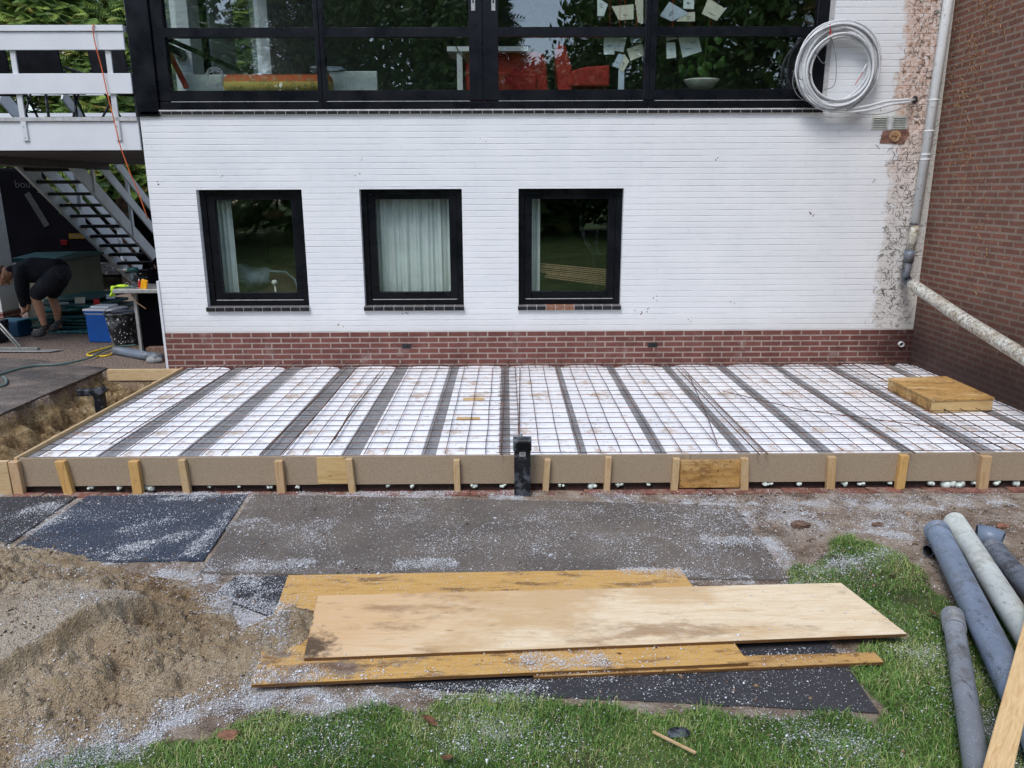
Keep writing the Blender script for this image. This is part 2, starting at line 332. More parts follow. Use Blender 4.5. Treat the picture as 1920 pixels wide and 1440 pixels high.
MAT['ochre']=m_wood('ochre_plywood',(.64,.40,.13),(.48,.26,.07),ro=.45,axis='x',grain=(1,10,10),stain=st_ochre)
MAT['ochre2']=m_wood('hatch_plywood',(.56,.34,.12),(.40,.22,.07),ro=.5,axis='x',grain=(1,10,10),stain=st_hatch)
MAT['pply']=m_wood('raw_plywood_patch',(.62,.45,.22),(.50,.33,.14),axis='x',grain=(1,8,8))
MAT['pale']=m_wood('pale_plywood',(.82,.69,.49),(.70,.52,.31),ro=.4,axis='x',grain=(.9,9,9),stain=st_pale)
MAT['plyedge']=m_wood('ply_edge',(.22,.11,.04),(.07,.035,.015),axis='x',grain=(1,60,140),knots=False)
def m_mat(name,base,dust,amount,sand=.0):
    k=K(name); c=k.ramp(k.noise(140,3,.7),[(.35,tuple(b*.6 for b in base)),(.65,tuple(b*1.5 for b in base))])
    big=k.noise(1.6,6,.68,k.co(loc=(1,3,0)))
    c=k.mix(k.ramp(big,[(.42,sand*.3),(.6,sand)]),c,(.20,.165,.13))
    n=k.math('ADD',k.noise(130,2,.6),k.math('MULTIPLY',k.math('SUBTRACT',k.noise(2.4,6,.7,k.co(sc=(.8,1.4,1))),.5),.55))
    c=k.mix(k.ramp(n,[(amount,0),(amount+.05,.85)]),c,dust)
    return k.out(c,k.ramp(big,[(.3,.5),(.7,.8)]),k.bump(k.noise(160,2),.6,.004),spec=.35)
MAT['mat_navy']=m_mat('navy_mat',(.020,.034,.060),(.50,.52,.55),.66,.15)
MAT['mat_grey']=m_mat('dusty_mat',(.085,.073,.065),(.46,.43,.40),.64,.55)
MAT['mat_dark']=m_mat('dark_mat',(.026,.028,.034),(.50,.50,.52),.70,.1)
MAT['mat_terr']=m_mat('terrace_mat',(.030,.030,.032),(.36,.28,.23),.54,.22)
def soilcol(k):
    n=k.noise(5,7,.7); c=k.ramp(n,[(.38,(.17,.115,.075)),(.5,(.35,.265,.195)),(.62,(.49,.40,.31))])
    return k.mix(k.ramp(k.noise(90,3,.75),[(.5,0),(.75,.6)]),c,(.42,.37,.31))
k=K('ground_soil'); c=soilcol(k)
c=k.mix(k.attr('gravel'),c,k.ramp(k.noise(48,4,.85),[(.40,(.09,.058,.045)),(.5,(.25,.18,.14)),(.6,(.50,.41,.34))]))
cl=k.ramp(k.noise(6,7,.75),[(.36,(.12,.07,.032)),(.46,(.30,.20,.10)),(.54,(.46,.33,.17)),(.63,(.60,.48,.29))]); cl=k.mix(k.ramp(k.noise(30,6,.8,k.co(sc=(1,1,2))),[(.5,0),(.6,.7)]),cl,(.07,.045,.025)); c=k.mix(k.attr('clay'),c,cl)
c=k.mix(k.attr('grass'),c,k.ramp(k.noise(1.3,8,.75),[(.38,(.07,.075,.03)),(.5,(.10,.15,.035)),(.62,(.15,.20,.06))]))
dn=k.math('ADD',k.noise(150,2,.6),k.math('MULTIPLY',k.math('SUBTRACT',k.attr('dust'),.5),.30))
c=k.mix(k.ramp(dn,[(.55,0),(.62,.9)]),c,(.72,.72,.72))
MAT['ground']=k.out(c,.9,k.bump(k.math('ADD',k.noise(60,5,.7),k.math('MULTIPLY',k.noise(150,2),.5)),1.,.025),spec=.2)
k=K('sand'); n=k.noise(3,6,.65); c=k.ramp(n,[(.38,(.38,.265,.155)),(.5,(.53,.40,.25)),(.62,(.64,.51,.35))])
c=k.mix(k.ramp(k.noise(22,6,.8),[(.37,.55),(.45,0)]),c,(.17,.12,.07))
c=k.mix(k.attr('rust'),c,k.ramp(k.noise(14,5,.7),[(.38,(.20,.11,.045)),(.62,(.42,.27,.13))]))
c=k.mix(k.attr('smooth_'),c,(.62,.52,.40)); c=k.mix(k.ramp(k.noise(120,3,.85),[(.5,0),(.68,.5)]),c,(.62,.52,.38)); c=k.mix(k.ramp(k.noise(95,3,.85,k.co(loc=(4,4,4))),[(.36,.6),(.45,0)]),c,(.16,.11,.06))
dn=k.math('ADD',k.noise(150,2,.6),k.math('MULTIPLY',k.math('SUBTRACT',k.attr('dust'),.5),.30))
c=k.mix(k.ramp(dn,[(.56,0),(.63,.9)]),c,(.7,.7,.7))
MAT['sand']=k.out(c,.92,k.bump(k.math('ADD',k.math('MULTIPLY',k.math('ABSOLUTE',k.math('SUBTRACT',k.noise(26,4,.7),.5)),3.),k.math('MULTIPLY',k.noise(110,3),.7)),1.,.03),spec=.15)
k=K('grass_blade'); c=k.ramp(k.attr('tint'),[(0,(.035,.085,.012)),(.35,(.085,.19,.028)),(.7,(.20,.33,.07)),(1,(.42,.38,.18))])
p_=k.out(c,.55,spec=.3); k.put(k.p.inputs['Transmission Weight'],0.); MAT['grass']=p_
MAT['crumb']=simple('foam_crumb',(.80,.81,.83),.8,.06)
MAT['clod']=simple('soil_clod',(.20,.135,.085),.95,.7,9,.5,.003)
MAT['pur']=simple('foam_mint',(.76,.84,.77),.6,.08,30,.5,.006)
def specked(name,col,ro,dirt,amt=.62):
    k=K(name); c=k.ramp(k.noise(5,5),[(.38,tuple(a*.88 for a in col)),(.62,tuple(a*1.1 for a in col))])
    c=k.mix(k.ramp(k.noise(7,7,.8,k.co(loc=(3,1,2))),[(.50,0),(.60,.75)]),c,dirt)
    c=k.mix(k.ramp(k.noise(26,6,.85,k.co(sc=(1,.35,1),loc=(8,1,2))),[(.58,0),(.61,.8)]),c,tuple(a*.35 for a in col))
    c=k.mix(k.ramp(k.vor(75),[(.09,.9),(.15,0)]),c,(.62,.63,.65))
    return k.out(c,k.ramp(k.noise(9,5),[(.35,ro),(.65,ro+.2)]),k.bump(k.noise(60,4),.12,.002),spec=.35)
MAT['pvc_grey']=simple('grey_pvc',(.155,.185,.23),.36,.12,6,.12,.003,dirt=(.10,.085,.075))
MAT['pvc_blue']=simple('blue_grey_pvc',(.165,.205,.27),.33,.10,4,.1,.002)
MAT['pvc_white']=simple('off_white_pvc',(.50,.52,.47),.5,.12,8,.2,.003,dirt=(.27,.23,.17))
MAT['p1']=specked('scuffed_blue_grey_pvc',(.175,.215,.28),.33,(.12,.13,.15)); MAT['p4']=specked('scuffed_grey_pvc',(.19,.205,.225),.36,(.12,.11,.10)); MAT['p2']=specked('scuffed_off_white_pvc',(.50,.53,.49),.45,(.36,.34,.29)); MAT['p3']=specked('muddy_pvc',(.12,.135,.16),.4,(.03,.022,.02))
MAT['pvc_dark']=simple('dark_grey_pvc',(.11,.12,.14),.4,.2,14,.3,.004,dirt=(.03,.022,.02))
k=K('painted_downpipe'); c=k.ramp(k.noise(6,6,.7),[(.40,(.44,.41,.33)),(.55,(.60,.60,.55))])
c=k.mix(k.ramp(k.noise(30,6,.85,k.co(sc=(1,1,1),loc=(1,1,1))),[(.51,0),(.55,.9)]),c,(.13,.09,.055))
c=k.mix(k.ramp(k.noise(9,6,.8,k.co(loc=(4,1,1))),[(.53,0),(.60,.6)]),c,(.33,.25,.16)); MAT['dpipe']=k.out(c,.5,k.bump(k.noise(50,4),.3,.003))
k=K('painted_downpipe_clean'); c=k.ramp(k.noise(6,5),[(.3,(.70,.71,.70)),(.7,(.78,.79,.78))])
c=k.mix(k.ramp(k.noise(22,6,.8,k.co(loc=(1,1,1))),[(.59,0),(.63,.8)]),c,(.2,.16,.12)); MAT['dpipe2']=k.out(c,.45)
MAT['wpaint']=simple('white_board_paint',(.68,.70,.73),.4,.03,3,.05,.001)
MAT['wpaint_g']=simple('grey_white_paint',(.62,.64,.66),.45,.06,6,.1,.001)
MAT['soffit']=m_wood('dark_stained_soffit',(.10,.075,.065),(.045,.032,.028),axis='x',knots=False)
MAT['dkwood']=simple('dark_tread',(.015,.015,.017),.6,.3)
MAT['cable']=simple('white_conduit',(.62,.63,.64),.4,.06,30,.1,.001)
MAT['wire']=simple('grey_wire',(.20,.20,.21),.4)
MAT['orange']=simple('orange_rope',(.62,.13,.04),.6)
MAT['plastic_k']=simple('black_plastic',(.012,.013,.016),.38,.3,20,.15,.002,dirt=(.10,.11,.13))
MAT['blkfab']=simple('black_fabric',(.008,.009,.013),.9,.35,12,.5,.006)
MAT['blkshort']=simple('black_shorts',(.011,.011,.016),.8,.35,12,.5,.006,dirt=(.028,.028,.036))
MAT['skin']=simple('skin',(.42,.21,.125),.5,.1,20,.1,.001)
MAT['hair']=simple('brown_hair',(.075,.032,.014),.7,.35,60,.6,.004)
MAT['shoe']=simple('dusty_shoe',(.07,.07,.068),.8,.6,40,.4,.004)
MAT['boxg']=simple('green_grey_plastic',(.105,.115,.075),.6,.1,5,.1)
MAT['boxl']=simple('pale_box_plastic',(.30,.30,.24),.6,.1,5,.1)
MAT['teal']=simple('teal_plastic',(.008,.055,.055),.35,.25,8,.2,.004)
MAT['teal2']=simple('teal_film',(.05,.20,.21),.25,.5,10,.5,.01)
MAT['blue']=simple('blue_plastic',(.012,.09,.36),.35,.08,5,.05)
MAT['white']=simple('white_plastic',(.72,.73,.74),.4,.05,6,.05)
MAT['red']=simple('red_plastic',(.5,.02,.02),.4)
MAT['redcl']=simple('red_cotton',(.36,.035,.03),.9,.2,12,.6,.012)
MAT['yellow']=simple('yellow_plastic',(.75,.55,.02),.4)
MAT['amber']=simple('amber_plastic',(.80,.32,.01),.4)
MAT['lime']=simple('lime_glove',(.50,.75,.05),.7)
MAT['steel']=simple('galvanised_steel',(.30,.30,.28),.4,.2,30,.1,.001,.6)
MAT['alu']=simple('aluminium',(.42,.42,.41),.4,.15,20,.1,.001,.5)
MAT['hose_g']=simple('green_hose',(.10,.16,.15),.4)
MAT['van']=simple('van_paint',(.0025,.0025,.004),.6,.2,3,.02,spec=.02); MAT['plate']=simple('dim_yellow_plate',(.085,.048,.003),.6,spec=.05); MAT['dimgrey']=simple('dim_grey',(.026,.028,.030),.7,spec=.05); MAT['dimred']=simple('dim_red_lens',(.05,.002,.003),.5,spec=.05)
MAT['bark']=simple('bark',(.10,.07,.05),.95,.4,14,1,.03)
MAT['leafc']=None
k=K('conifer_leaf'); c=k.ramp(k.attr('tint'),[(0,(.018,.045,.012)),(.45,(.08,.15,.025)),(.85,(.22,.30,.05)),(1,(.28,.17,.05))]); MAT['leafc']=k.out(c,.6,spec=.25)
k=K('broad_leaf'); c=k.ramp(k.attr('tint'),[(0,(.04,.08,.02)),(.5,(.11,.20,.04)),(1,(.24,.33,.08))]); MAT['leafb']=k.out(c,.55,spec=.3)
MAT['leafl']=simple('light_leaf',(.045,.11,.02),.5,.3)
MAT['curt']=simple('curtain_cloth',(.66,.70,.69),.9,.06,4,.2,.003)
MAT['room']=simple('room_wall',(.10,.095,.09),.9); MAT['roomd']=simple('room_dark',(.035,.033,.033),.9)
MAT['rad']=simple('radiator_enamel',(.62,.66,.64),.35,.03)
MAT['towel']=None
k=K('patterned_towel'); x=k.xyz(); z=k.N('ShaderNodeMapRange'); k.put(z.inputs[0],k.math('ADD',x[2],k.math('MULTIPLY',k.noise(12,2),.03))); z.inputs[1].default_value=.135; z.inputs[2].default_value=.142
c=k.mix(z.outputs[0],(.50,.38,.10),(.45,.10,.035)); c=k.mix(k.ramp(k.vor(17),[(.22,0),(.30,.85),(.36,.85),(.44,0)]),c,(.20,.20,.06)); MAT['towel']=k.out(c,.9)
MAT['card_w']=simple('white_card',(.62,.68,.66),.6,.05); MAT['card_b']=simple('blue_card',(.45,.52,.60),.6,.05); MAT['card_c']=simple('cream_card',(.60,.58,.47),.6,.05); MAT['ink']=simple('ink',(.03,.03,.03),.6)
MAT['tile']=simple('black_sill_tile',(.020,.020,.023),.35,.4,15,.1); MAT['tilet']=simple('grey_sill_top',(.16,.15,.15),.6,.3,30,.3)
MAT['grout']=simple('pale_grout',(.55,.53,.52),.8)
MAT['stone']=simple('brown_brick_piece',(.17,.105,.075),.9,.3,30,.5,.005)
MAT['redst']=simple('red_brick_piece',(.25,.12,.075),.9,.3,30,.5,.005)
MAT['leafd']=simple('dry_leaf',(.17,.08,.04),.6,.5,30,.4)
MAT['mold']=simple('vent_plastic',(.60,.62,.56),.5,.1)
MAT['vine']=simple('dry_vine',(.065,.045,.03),.9,.5,20); MAT['vinet']=simple('tan_vine',(.36,.21,.11),.9,.3,20)
MAT['lath']=simple('wood_lath',(.40,.26,.15),.7,.2)
MAT['stucco']=simple('bare_mortar_patch',(.23,.12,.09),.95,.35,18,.8,.01)
MAT['pot']=simple('cream_pot',(.65,.64,.58),.4)
MAT['bucket']=simple('black_bucket',(.018,.019,.022),.5,.3,9,.3,.004,dirt=(.22,.23,.25))
MAT['brown']=simple('brown_fabric',(.09,.05,.035),.8,.3)
MAT['film']=simple('clear_film_cover',(.30,.36,.40),.25,.4,7,.8,.02)
# ------------------------------------------------------------------ ground height field
TR=(-4.55,-3.66,-2.75,-.16)  # trench
LOWMAT=[tuple(GZ(*p,ZG)[:2]) for p in [(690,1262),(1560,1225),(1585,1250),(1645,1340),(870,1300),(640,1285)]]
def ground_z(x,y):
    base=ZG+.012*(fbm(x,y,1.1,4,3)-.5)*np.ones_like(x)
    fine=(fbm(x,y,9,4,5)-.5)*.022
    terr=ss(-3.55,-3.75,x)*ss(-2.7,-1.9,y); terr=np.maximum(terr,ss(-3.86,-3.9,x)*ss(-2.0,-1.6,y))
    z=base+fine*(1-terr)+(ZT-ZG)*terr
    under=ss(-3.62,-3.58,x)*ss(-3.12,-3.06,y); z=z-under*.30
    house=ss(-3.80,-3.76,x)*ss(-.02,.02,y); z=z-house*.1
    nx=(fbm(x,y,4,5,9,.6)-.5)*.30
    a=(.25*ss(TR[0]+.0,TR[0]+.04,x+nx*.5)+.75*ss(TR[0]+.0,TR[0]+.42,x+nx*1.6)**.8)*ss(TR[1]+.01,TR[1]-.01,x)*ss(TR[3]+.02,TR[3]-.02,y)*ss(TR[2]-.1,TR[2]+1.0,y)
    z=z-a*(.50+(fbm(x,y,3,5,8,.6)-.5)*.55)
    return z
GRASS=[tuple(GZ(*p,ZG)[:2]) for p in [(1470,1105),(1490,1058),(1560,1040),(1590,1005),(1650,1022),(1705,1055),(1738,1105),(1800,1130),(1920,1160),(2600,1300),(2600,1700),(-500,1700)]]
GRASS+= [tuple(GZ(*p,ZG)[:2]) for p in [(60,1432),(290,1405),(400,1385),(480,1350),(560,1345),(640,1335),(700,1315),(790,1330),(860,1303),(1010,1318),(1200,1330),(1640,1352),(1655,1335),(1600,1252),(1640,1215),(1690,1190)]]
def grassmask(x,y):
    jx=(fbm(x,y,5,4,21)-.5)*.22; jy=(fbm(x,y,5,4,31)-.5)*.22
    g=pip(x+jx,y+jy,GRASS); g=g|((y<-5.95)&(x>-1.9)); g=g|(y<-7.2)|((x>3.0)&(y<-5.2))
    return g
def _dl():
    L=[]
    def s(pts,w,a,z=ZG):
        ps=[tuple(GZ(*p,z)[:2]) for p in pts]
        for i in range(len(ps)-1): L.append((ps[i],ps[i+1],w,a))
    s([(280,928),(700,926),(960,930)],.07,.95); s([(960,930),(1400,945),(1900,950)],.14,.42); s([(0,930),(280,928)],.05,.3)
    s([(172,938),(48,1008)],.06,.55); s([(150,950),(0,965)],.10,.5)
    s([(345,1008),(240,1035)],.06,.6); s([(320,975),(230,1000)],.04,.5); s([(300,940),(380,938)],.03,.8)
    s([(472,938),(345,1052)],.05,.65); s([(450,985),(500,978)],.05,.6)
    s([(180,1052),(330,1075),(480,1068)],.09,.75); s([(350,1075),(560,1062),(900,1062),(920,1045)],.05,.9)
    s([(430,1100),(450,1150),(490,1160)],.13,.9); s([(400,1090),(480,1120)],.11,.9); s([(1010,1045),(1080,1052)],.04,.8)
    s([(500,1000),(700,985)],.22,.24); s([(700,960),(1300,965)],.28,.18); s([(800,1020),(1300,1030)],.25,.15)
    s([(1395,960),(1450,1030),(1480,1085)],.07,.6); s([(1320,1015),(1390,1020)],.06,.7); s([(1180,1080),(1460,1092)],.06,.6)
    s([(1400,965),(1700,985)],.22,.38); s([(1480,1100),(1640,1035)],.10,.45); s([(1640,1000),(1700,1005)],.05,.7)
    s([(70,1432),(250,1395),(350,1350),(500,1300),(640,1300)],.10,.95); s([(340,1350),(460,1310)],.12,.9); s([(560,1310),(700,1305)],.09,.85); s([(750,1298),(1000,1306)],.05,.75)
    s([(520,1200),(500,1290)],.09,.45); s([(0,1040),(200,1100),(260,1090)],.16,.28)
    s([(1660,1180),(1720,1220)],.10,.4); s([(900,1380),(1010,1390)],.12,.45); s([(600,1360),(700,1370)],.15,.35); s([(1500,1380),(1640,1420)],.15,.3); s([(1880,1250),(1900,1430)],.12,.4)
    s([(1400,1222),(1560,1212)],.05,.5); s([(1000,1260),(1120,1262)],.06,.85)
    return L
DL=_dl()
def dustd(x,y):
    d=np.zeros_like(x)
    for a,b,w_,s_ in DL:
        q=segd(x,y,a,b)/w_; d=np.maximum(d,s_*np.exp(-q*q*.8))
    br=fbm(x,y,4,5,41,.62)
    d=d*ss(.36,.60,br)*1.3*(.55+.9*ss(.35,.65,fbm(x,y,11,3,43)))
    near=ss(-6.6,-6.0,y)*ss(-2.9,-3.15,y)
    return np.clip(d+.05*near*ss(.3,.7,fbm(x,y,2,4,44)),0,1)
def gridmesh(xs,ys):
    X,Y=np.meshgrid(xs,ys); nx,ny=len(xs),len(ys); i=np.arange(nx*ny).reshape(ny,nx)
    F=np.stack([i[:-1,:-1],i[:-1,1:],i[1:,1:],i[1:,:-1]],-1).reshape(-1,4); return X.ravel(),Y.ravel(),F
def lines(a,b,fine,lo,hi):
    mid=np.arange(a,b+fine/2,fine); g=[];st=fine;v=a
    while v>lo: st*=1.25; v-=st; g.append(max(v,lo))
    h=[];st=fine;v=b
    while v<hi: st*=1.25; v+=st; h.append(min(v,hi))
    return np.array(g[::-1]+list(mid)+h)
xs=np.unique(np.concatenate([lines(-4.8,3.4,.025,-140,140)])); ys=lines(-6.3,.1,.022,-140,160)
X,Y,F=gridmesh(xs,ys); Z=ground_z(X,Y)
# open garden falls gently away far off
gm=grassmask(X,Y).astype(float)
grav=np.clip(ss(-3.7,-3.9,X)*ss(-2.2,-1.9,Y)+0.*X,0,1); clay=(((Z<ZG-.05)&(X<-3.5))|((Z<ZT-.05)&(X<-3.5)&(X>-4.75)&(Y>-2.9)&(Y<0))).astype(float); clay=np.maximum(clay,ss(-3.5,-3.8,X)*ss(-3.0,-2.7,Y)*ss(-1.7,-2.0,Y))
grav=grav*(1-clay)
npmesh('ground',np.stack([X,Y,Z],1),F,MAT['ground'],kind='structure',smooth=True,attrs=dict(grass=gm,gravel=grav,clay=clay,dust=dustd(X,Y)))
# ------------------------------------------------------------------ sand heap
hx=np.arange(-4.5,-.85,.009); hy=np.arange(-6.6,-3.75,.009); X,Y,F=gridmesh(hx,hy)
HO=[tuple(p) for p in [(-4.45,-3.85),(-3.35,-3.86),(-2.85,-4.0),(-2.25,-4.28),(-1.85,-4.42),(-1.50,-4.62),(-1.34,-4.92),(-1.2,-4.93),(-1.04,-4.80),(-.86,-4.82),(-.90,-5.1),(-1.12,-5.38),(-1.32,-5.55),(-1.62,-5.78),(-2.1,-6.1),(-2.9,-6.4),(-4.4,-6.5)]]
def heap_z(X,Y):
    d=np.full(X.shape,9.)
    for i in range(len(HO)): d=np.minimum(d,segd(X,Y,HO[i],HO[(i+1)%len(HO)]))
    ins=pip(X,Y,HO); d=np.where(ins,d,-d)+(fbm(X,Y,6,4,61)-.5)*.09
    h=.25*ss(-.05,.95,d)+.06*ss(.6,1.6,d)
    # smooth shovelled ridge with a lip running down to the left
    ax,ay=-1.80,-4.86; bx,by=-2.25,-5.75; ux,uy=(bx-ax),(by-ay); L=math.hypot(ux,uy); ux/=L;uy/=L
    t=(X-ax)*ux+(Y-ay)*uy; s=(X-ax)*-uy+(Y-ay)*ux      # s>0 towards lower right
    s=s+.05*(fbm(X,Y,4,3,64)-.5)
    along=ss(-.06,.12,t)*ss(1.9,1.4,t)
    lip=np.where(s<0,ss(-.45,-.02,s)*.075,ss(.04,0,s)*.075)*along
    strip=along*ss(-.30,-.22,s)*ss(.012,-.01,s)
    scoop=along*ss(-.9,-.4,s)*ss(-.1,-.25,s)
    ridg=(vn(t*1.2+s*4,s*9+t*2.5,1.9,66)-.5)*.06*scoop+(vn(s*3,t*16,1.3,67)-.5)*.05*along*ss(.25,.1,s)*ss(.0,.06,s)
    bl=0.
    for q_,(sc_,am) in enumerate(((5.,.045),(11.,.038),(23.,.034),(45.,.022))): bl=bl+am*1.5*np.abs(2*vn(X+.05*vn(X,Y,7,90+q_),Y+.05*vn(X,Y,6,95+q_),sc_,71+q_)-1)**.8
    rough=((fbm(X,Y,4,5,71,.62)-.5)*.13+bl*.85-.085)*(1-.96*strip)*(1-.78*scoop)
    crack=-.018*strip*np.exp(-((s+.09+.05*(fbm(X,Y,7,3,79)-.5)*2)/.007)**2)*ss(.1,.15,t)*ss(.5,.4,t)
    z=h+(lip+ridg+rough*1.0+crack)*ss(.0,.25,d)+(fbm(X,Y,30,3,75)-.5)*.014*(1-strip)*ss(0,.05,d)
    z=z+(fbm(X,Y,60,2,76)-.5)*.012*(1-strip)
    z=z+.105*np.exp(-((X+1.13)**2/.020+(Y+4.98)**2/.030))*ss(0,.04,d)*(.6+.8*fbm(X,Y,12,3,93))
    return ZG-.02+np.where(d>0,z+.03*ss(0,.06,d),-.05),d,strip,scoop
Z,dd,strip,scoop=heap_z(X,Y)
keep=dd>-.03; kf=keep[F].all(1); F2=F[kf]; used=np.unique(F2); rm=-np.ones(len(X),int); rm[used]=np.arange(len(used))
rust=ss(.44,.56,fbm(X,Y,4,5,81))*ss(.42,.12,dd+.25*(fbm(X,Y,3,3,83)-.5))*ss(-5.1,-4.8,Y)*ss(-2.6,-2.1,X)*.95
sm=np.clip(strip+scoop*.6,0,1)
npmesh('sand_heap',np.stack([X,Y,Z],1)[used],rm[F2],MAT['sand'],'heap of damp lumpy sand with a smooth shovelled ridge, left of the plywood sheets','sand heap',smooth=True,attrs=dict(rust=rust[used],smooth_=sm[used],dust=(dustd(X,Y)*.8+.22*ss(.5,.7,fbm(X,Y,1.5,5,88))*(1-sm))[used]),off=(-2.5,-5.2,ZG))
# ------------------------------------------------------------------ brick edging row, mats, plywood
FLAT=[]   # (polygon, top z) for crumbs to lie on
mb=MB(); x=-4.9
while x<4.5:
    j=random.uniform(-.006,.006); mb.box(x+.004,x+.206,-3.20+j*.4,-3.105+j*.4,ZG-.05,ZG+.005+random.uniform(-.008,.004)); x+=.21
k_=m_redbrick('edging_brick','z',(.20,.085,.065),(.14,.06,.048),(.2,.16,.13),None); kk=simple('edging_clay',(.20,.085,.062),.9,.3,16,.4,.004,dirt=(.27,.21,.16))
mb.build('brick_edging',kk,kind='structure')
def slab(name,poly,z0,z1,mat,label,cat,group=None,jit=0,bev=.002,edge=None):
    mb=MB(); P=[Vector((x,y)) for x,y in poly]; Q=[]
    for i,p in enumerate(P):
        q=P[(i+1)%len(P)]; n=max(1,int((q-p).length/.12)); nr=Vector((-(q-p).y,(q-p).x)).normalized()
        for j in range(n):
            a=p.lerp(q,j/n); Q.append(a+nr*random.uniform(-jit,jit) if j else a)
    mb.prism([tuple(q) for q in Q],z0,z1); FLAT.append((poly,z1)); return mb.build(name,mat,label=label,cat=cat,group=group,bevel=bev)
mg='rubber sheets laid on the ground'
slab('ground_mat',[(-4.35,-4.22),(-3.16,-4.2),(-3.15,-3.19),(-4.33,-3.2)],ZG-.005,ZG+.012,MAT['mat_dark'],'dark speckled ground mat at the far left, cut by the picture edge','ground mat',mg,.004)
slab('ground_mat',[(-3.10,-4.22),(-1.84,-4.2),(-1.91,-3.17),(-3.08,-3.18)],ZG-.005,ZG+.012,MAT['mat_navy'],'navy blue ground mat with streaks of white crumbs in front of the formwork','ground mat',mg,.004)
slab('ground_mat',[(-1.80,-4.36),(1.60,-4.49),(1.59,-3.43),(-1.87,-3.17)],ZG-.004,ZG+.013,MAT['mat_grey'],'largest ground mat, grey brown with dust, between formwork and plywood','ground mat',mg,.004)
slab('ground_mat',[(-1.62,-4.62),(-1.15,-4.9),(-1.1,-4.40),(-1.58,-4.40)],ZG-.004,ZG+.008,MAT['mat_dark'],'small dark mat corner half buried in white crumbs beside the ochre plywood','ground mat',mg,.01)
slab('ground_mat',[(-.95,-5.37),(-.2,-5.46),(1.57,-5.62),(1.585,-5.27),(1.56,-4.95),(-.9,-5.0)],ZG-.004,ZG+.009,MAT['mat_dark'],'black sheet sticking out below the plywood onto the grass','ground mat',mg,.004)
def ply(name,pts,z0,th,mat,label,lift=None):
    t=thing(name,label,'plywood sheet',(sum(p[0] for p in pts)/4,sum(p[1] for p in pts)/4,z0),'plywood sheets lying on the mats')
    n=4; lift=lift or [0]*4
    a=MB(); vs=[(p[0],p[1],z0+th-.0025+l) for p,l in zip(pts,lift)]+[(p[0],p[1],z0+th+l) for p,l in zip(pts,lift)]
    a.add(vs,[(3,2,1,0),(4,5,6,7)]+[(i,(i+1)%4,4+(i+1)%4,4+i) for i in range(4)]).build('top_veneer',mat,t)
    b=MB(); cx,cy=t.location[:2]; q=[(cx+(p[0]-cx)*.9985,cy+(p[1]-cy)*.9965) for p in pts]
    vs=[(p[0],p[1],z0+l) for p,l in zip(q,lift)]+[(p[0],p[1],z0+th-.0026+l) for p,l in zip(q,lift)]
    b.add(vs,[(3,2,1,0),(4,5,6,7)]+[(i,(i+1)%4,4+(i+1)%4,4+i) for i in range(4)]).build('layered_edge',MAT['plyedge'],t)
    FLAT.append(([tuple(p[:2]) for p in pts],z0+th)); return t
g=lambda px,py,z:tuple(GZ(px,py,z)[:2])
z1=ZG+.013
ply('plywood_strip',[g(1000,1268,z1+.018),g(1657,1240,z1+.018),g(1640,1222,z1+.018),g(1000,1240,z1+.018)],z1,.016,MAT['ochre2'],'narrow ochre plywood strip sticking out right below the pale board')
ply('plywood_sheet',[g(470,1283,z1+.036),g(1404,1242,z1+.036),g(1275,1066,z1+.036),g(540,1078,z1+.036)],z1+.0165,.018,MAT['ochre'],'large ochre plywood sheet smeared with mud, under the pale board')
ply('plywood_board',[g(569,1233,z1+.056),g(1700,1187,z1+.056),g(1577,1092,z1+.056),g(596,1116,z1+.056)],z1+.0355,.018,MAT['pale'],'long pale plywood board with brown stains, topmost of the stack')
# ------------------------------------------------------------------ concrete floor: beams, foam, mesh, formwork
E_=[40,75,184,222,335,375,487,527,640,675,790,817,938,957,1085,1102,1230,1253,1387,1412,1539,1570,1697,1726,1845,1882]
bx=[GZ(p,853.3,-.02).x for p in E_]; beams=[[bx[i],bx[i+1]] for i in range(0,26,2)]; beams[0][0]=-3.6; beams.append([4.20,4.34])
W=['first','second','third','fourth','fifth','sixth','seventh','eighth','ninth','tenth','eleventh','twelfth','thirteenth','fourteenth','fifteenth']
for i,(a,b) in enumerate(beams):
    MB().box(a,b,-3.066,-.02,-.16,-.025).build('floor_beam',MAT['conc'],label=f'grey concrete floor beam, {W[i]} counted from the left side board',cat='floor beam',group='concrete floor beams in the slab')
fills=[(beams[i][1],beams[i+1][0]) for i in range(13)]+[(4.34,4.56)]
for i,(a,b) in enumerate(fills):
    n=14; poly=[(a,-3.064),(b,-3.064)]; arch=random.uniform(.05,.13); base=-.03-arch
    poly+=[(b,base)]+[(b+(a-b)*j/n,base+arch*math.sin(math.pi*j/n)**.6+random.uniform(-.006,.006)) for j in range(1,n)]+[(a,base)]
    # ragged nibbled long edges
    nb=MB().prism(poly,-.16,-.016)
    nb.build('foam_block',MAT['eps'],label=f'white foam infill strip, {W[i]} counted from the left side board',cat='foam block',group='white foam strips between the beams',bevel=.005,seg=1)
MB().box(-3.6,4.56,-3.06,-.005,-.20,-.165).build('floor_base',MAT['roomd'],label='dark underside sheet hidden below the foam and beams of the new floor',cat='floor')
for (px,py,dx) in ((888,748,.2),(878,785,.22),(1100,745,.0)):
    if dx:
        p=GZ(px,py,-.012); MB().box(p.x-.10,p.x+.10,p.y-.035,p.y+.035,-.0155,-.008).build('wood_offcut',MAT['pply'],label='thin tan wood offcut on foam under the mesh, '+('farther of two' if py<760 else 'nearer of two'),cat='wood offcut',group='wood offcuts under the mesh')
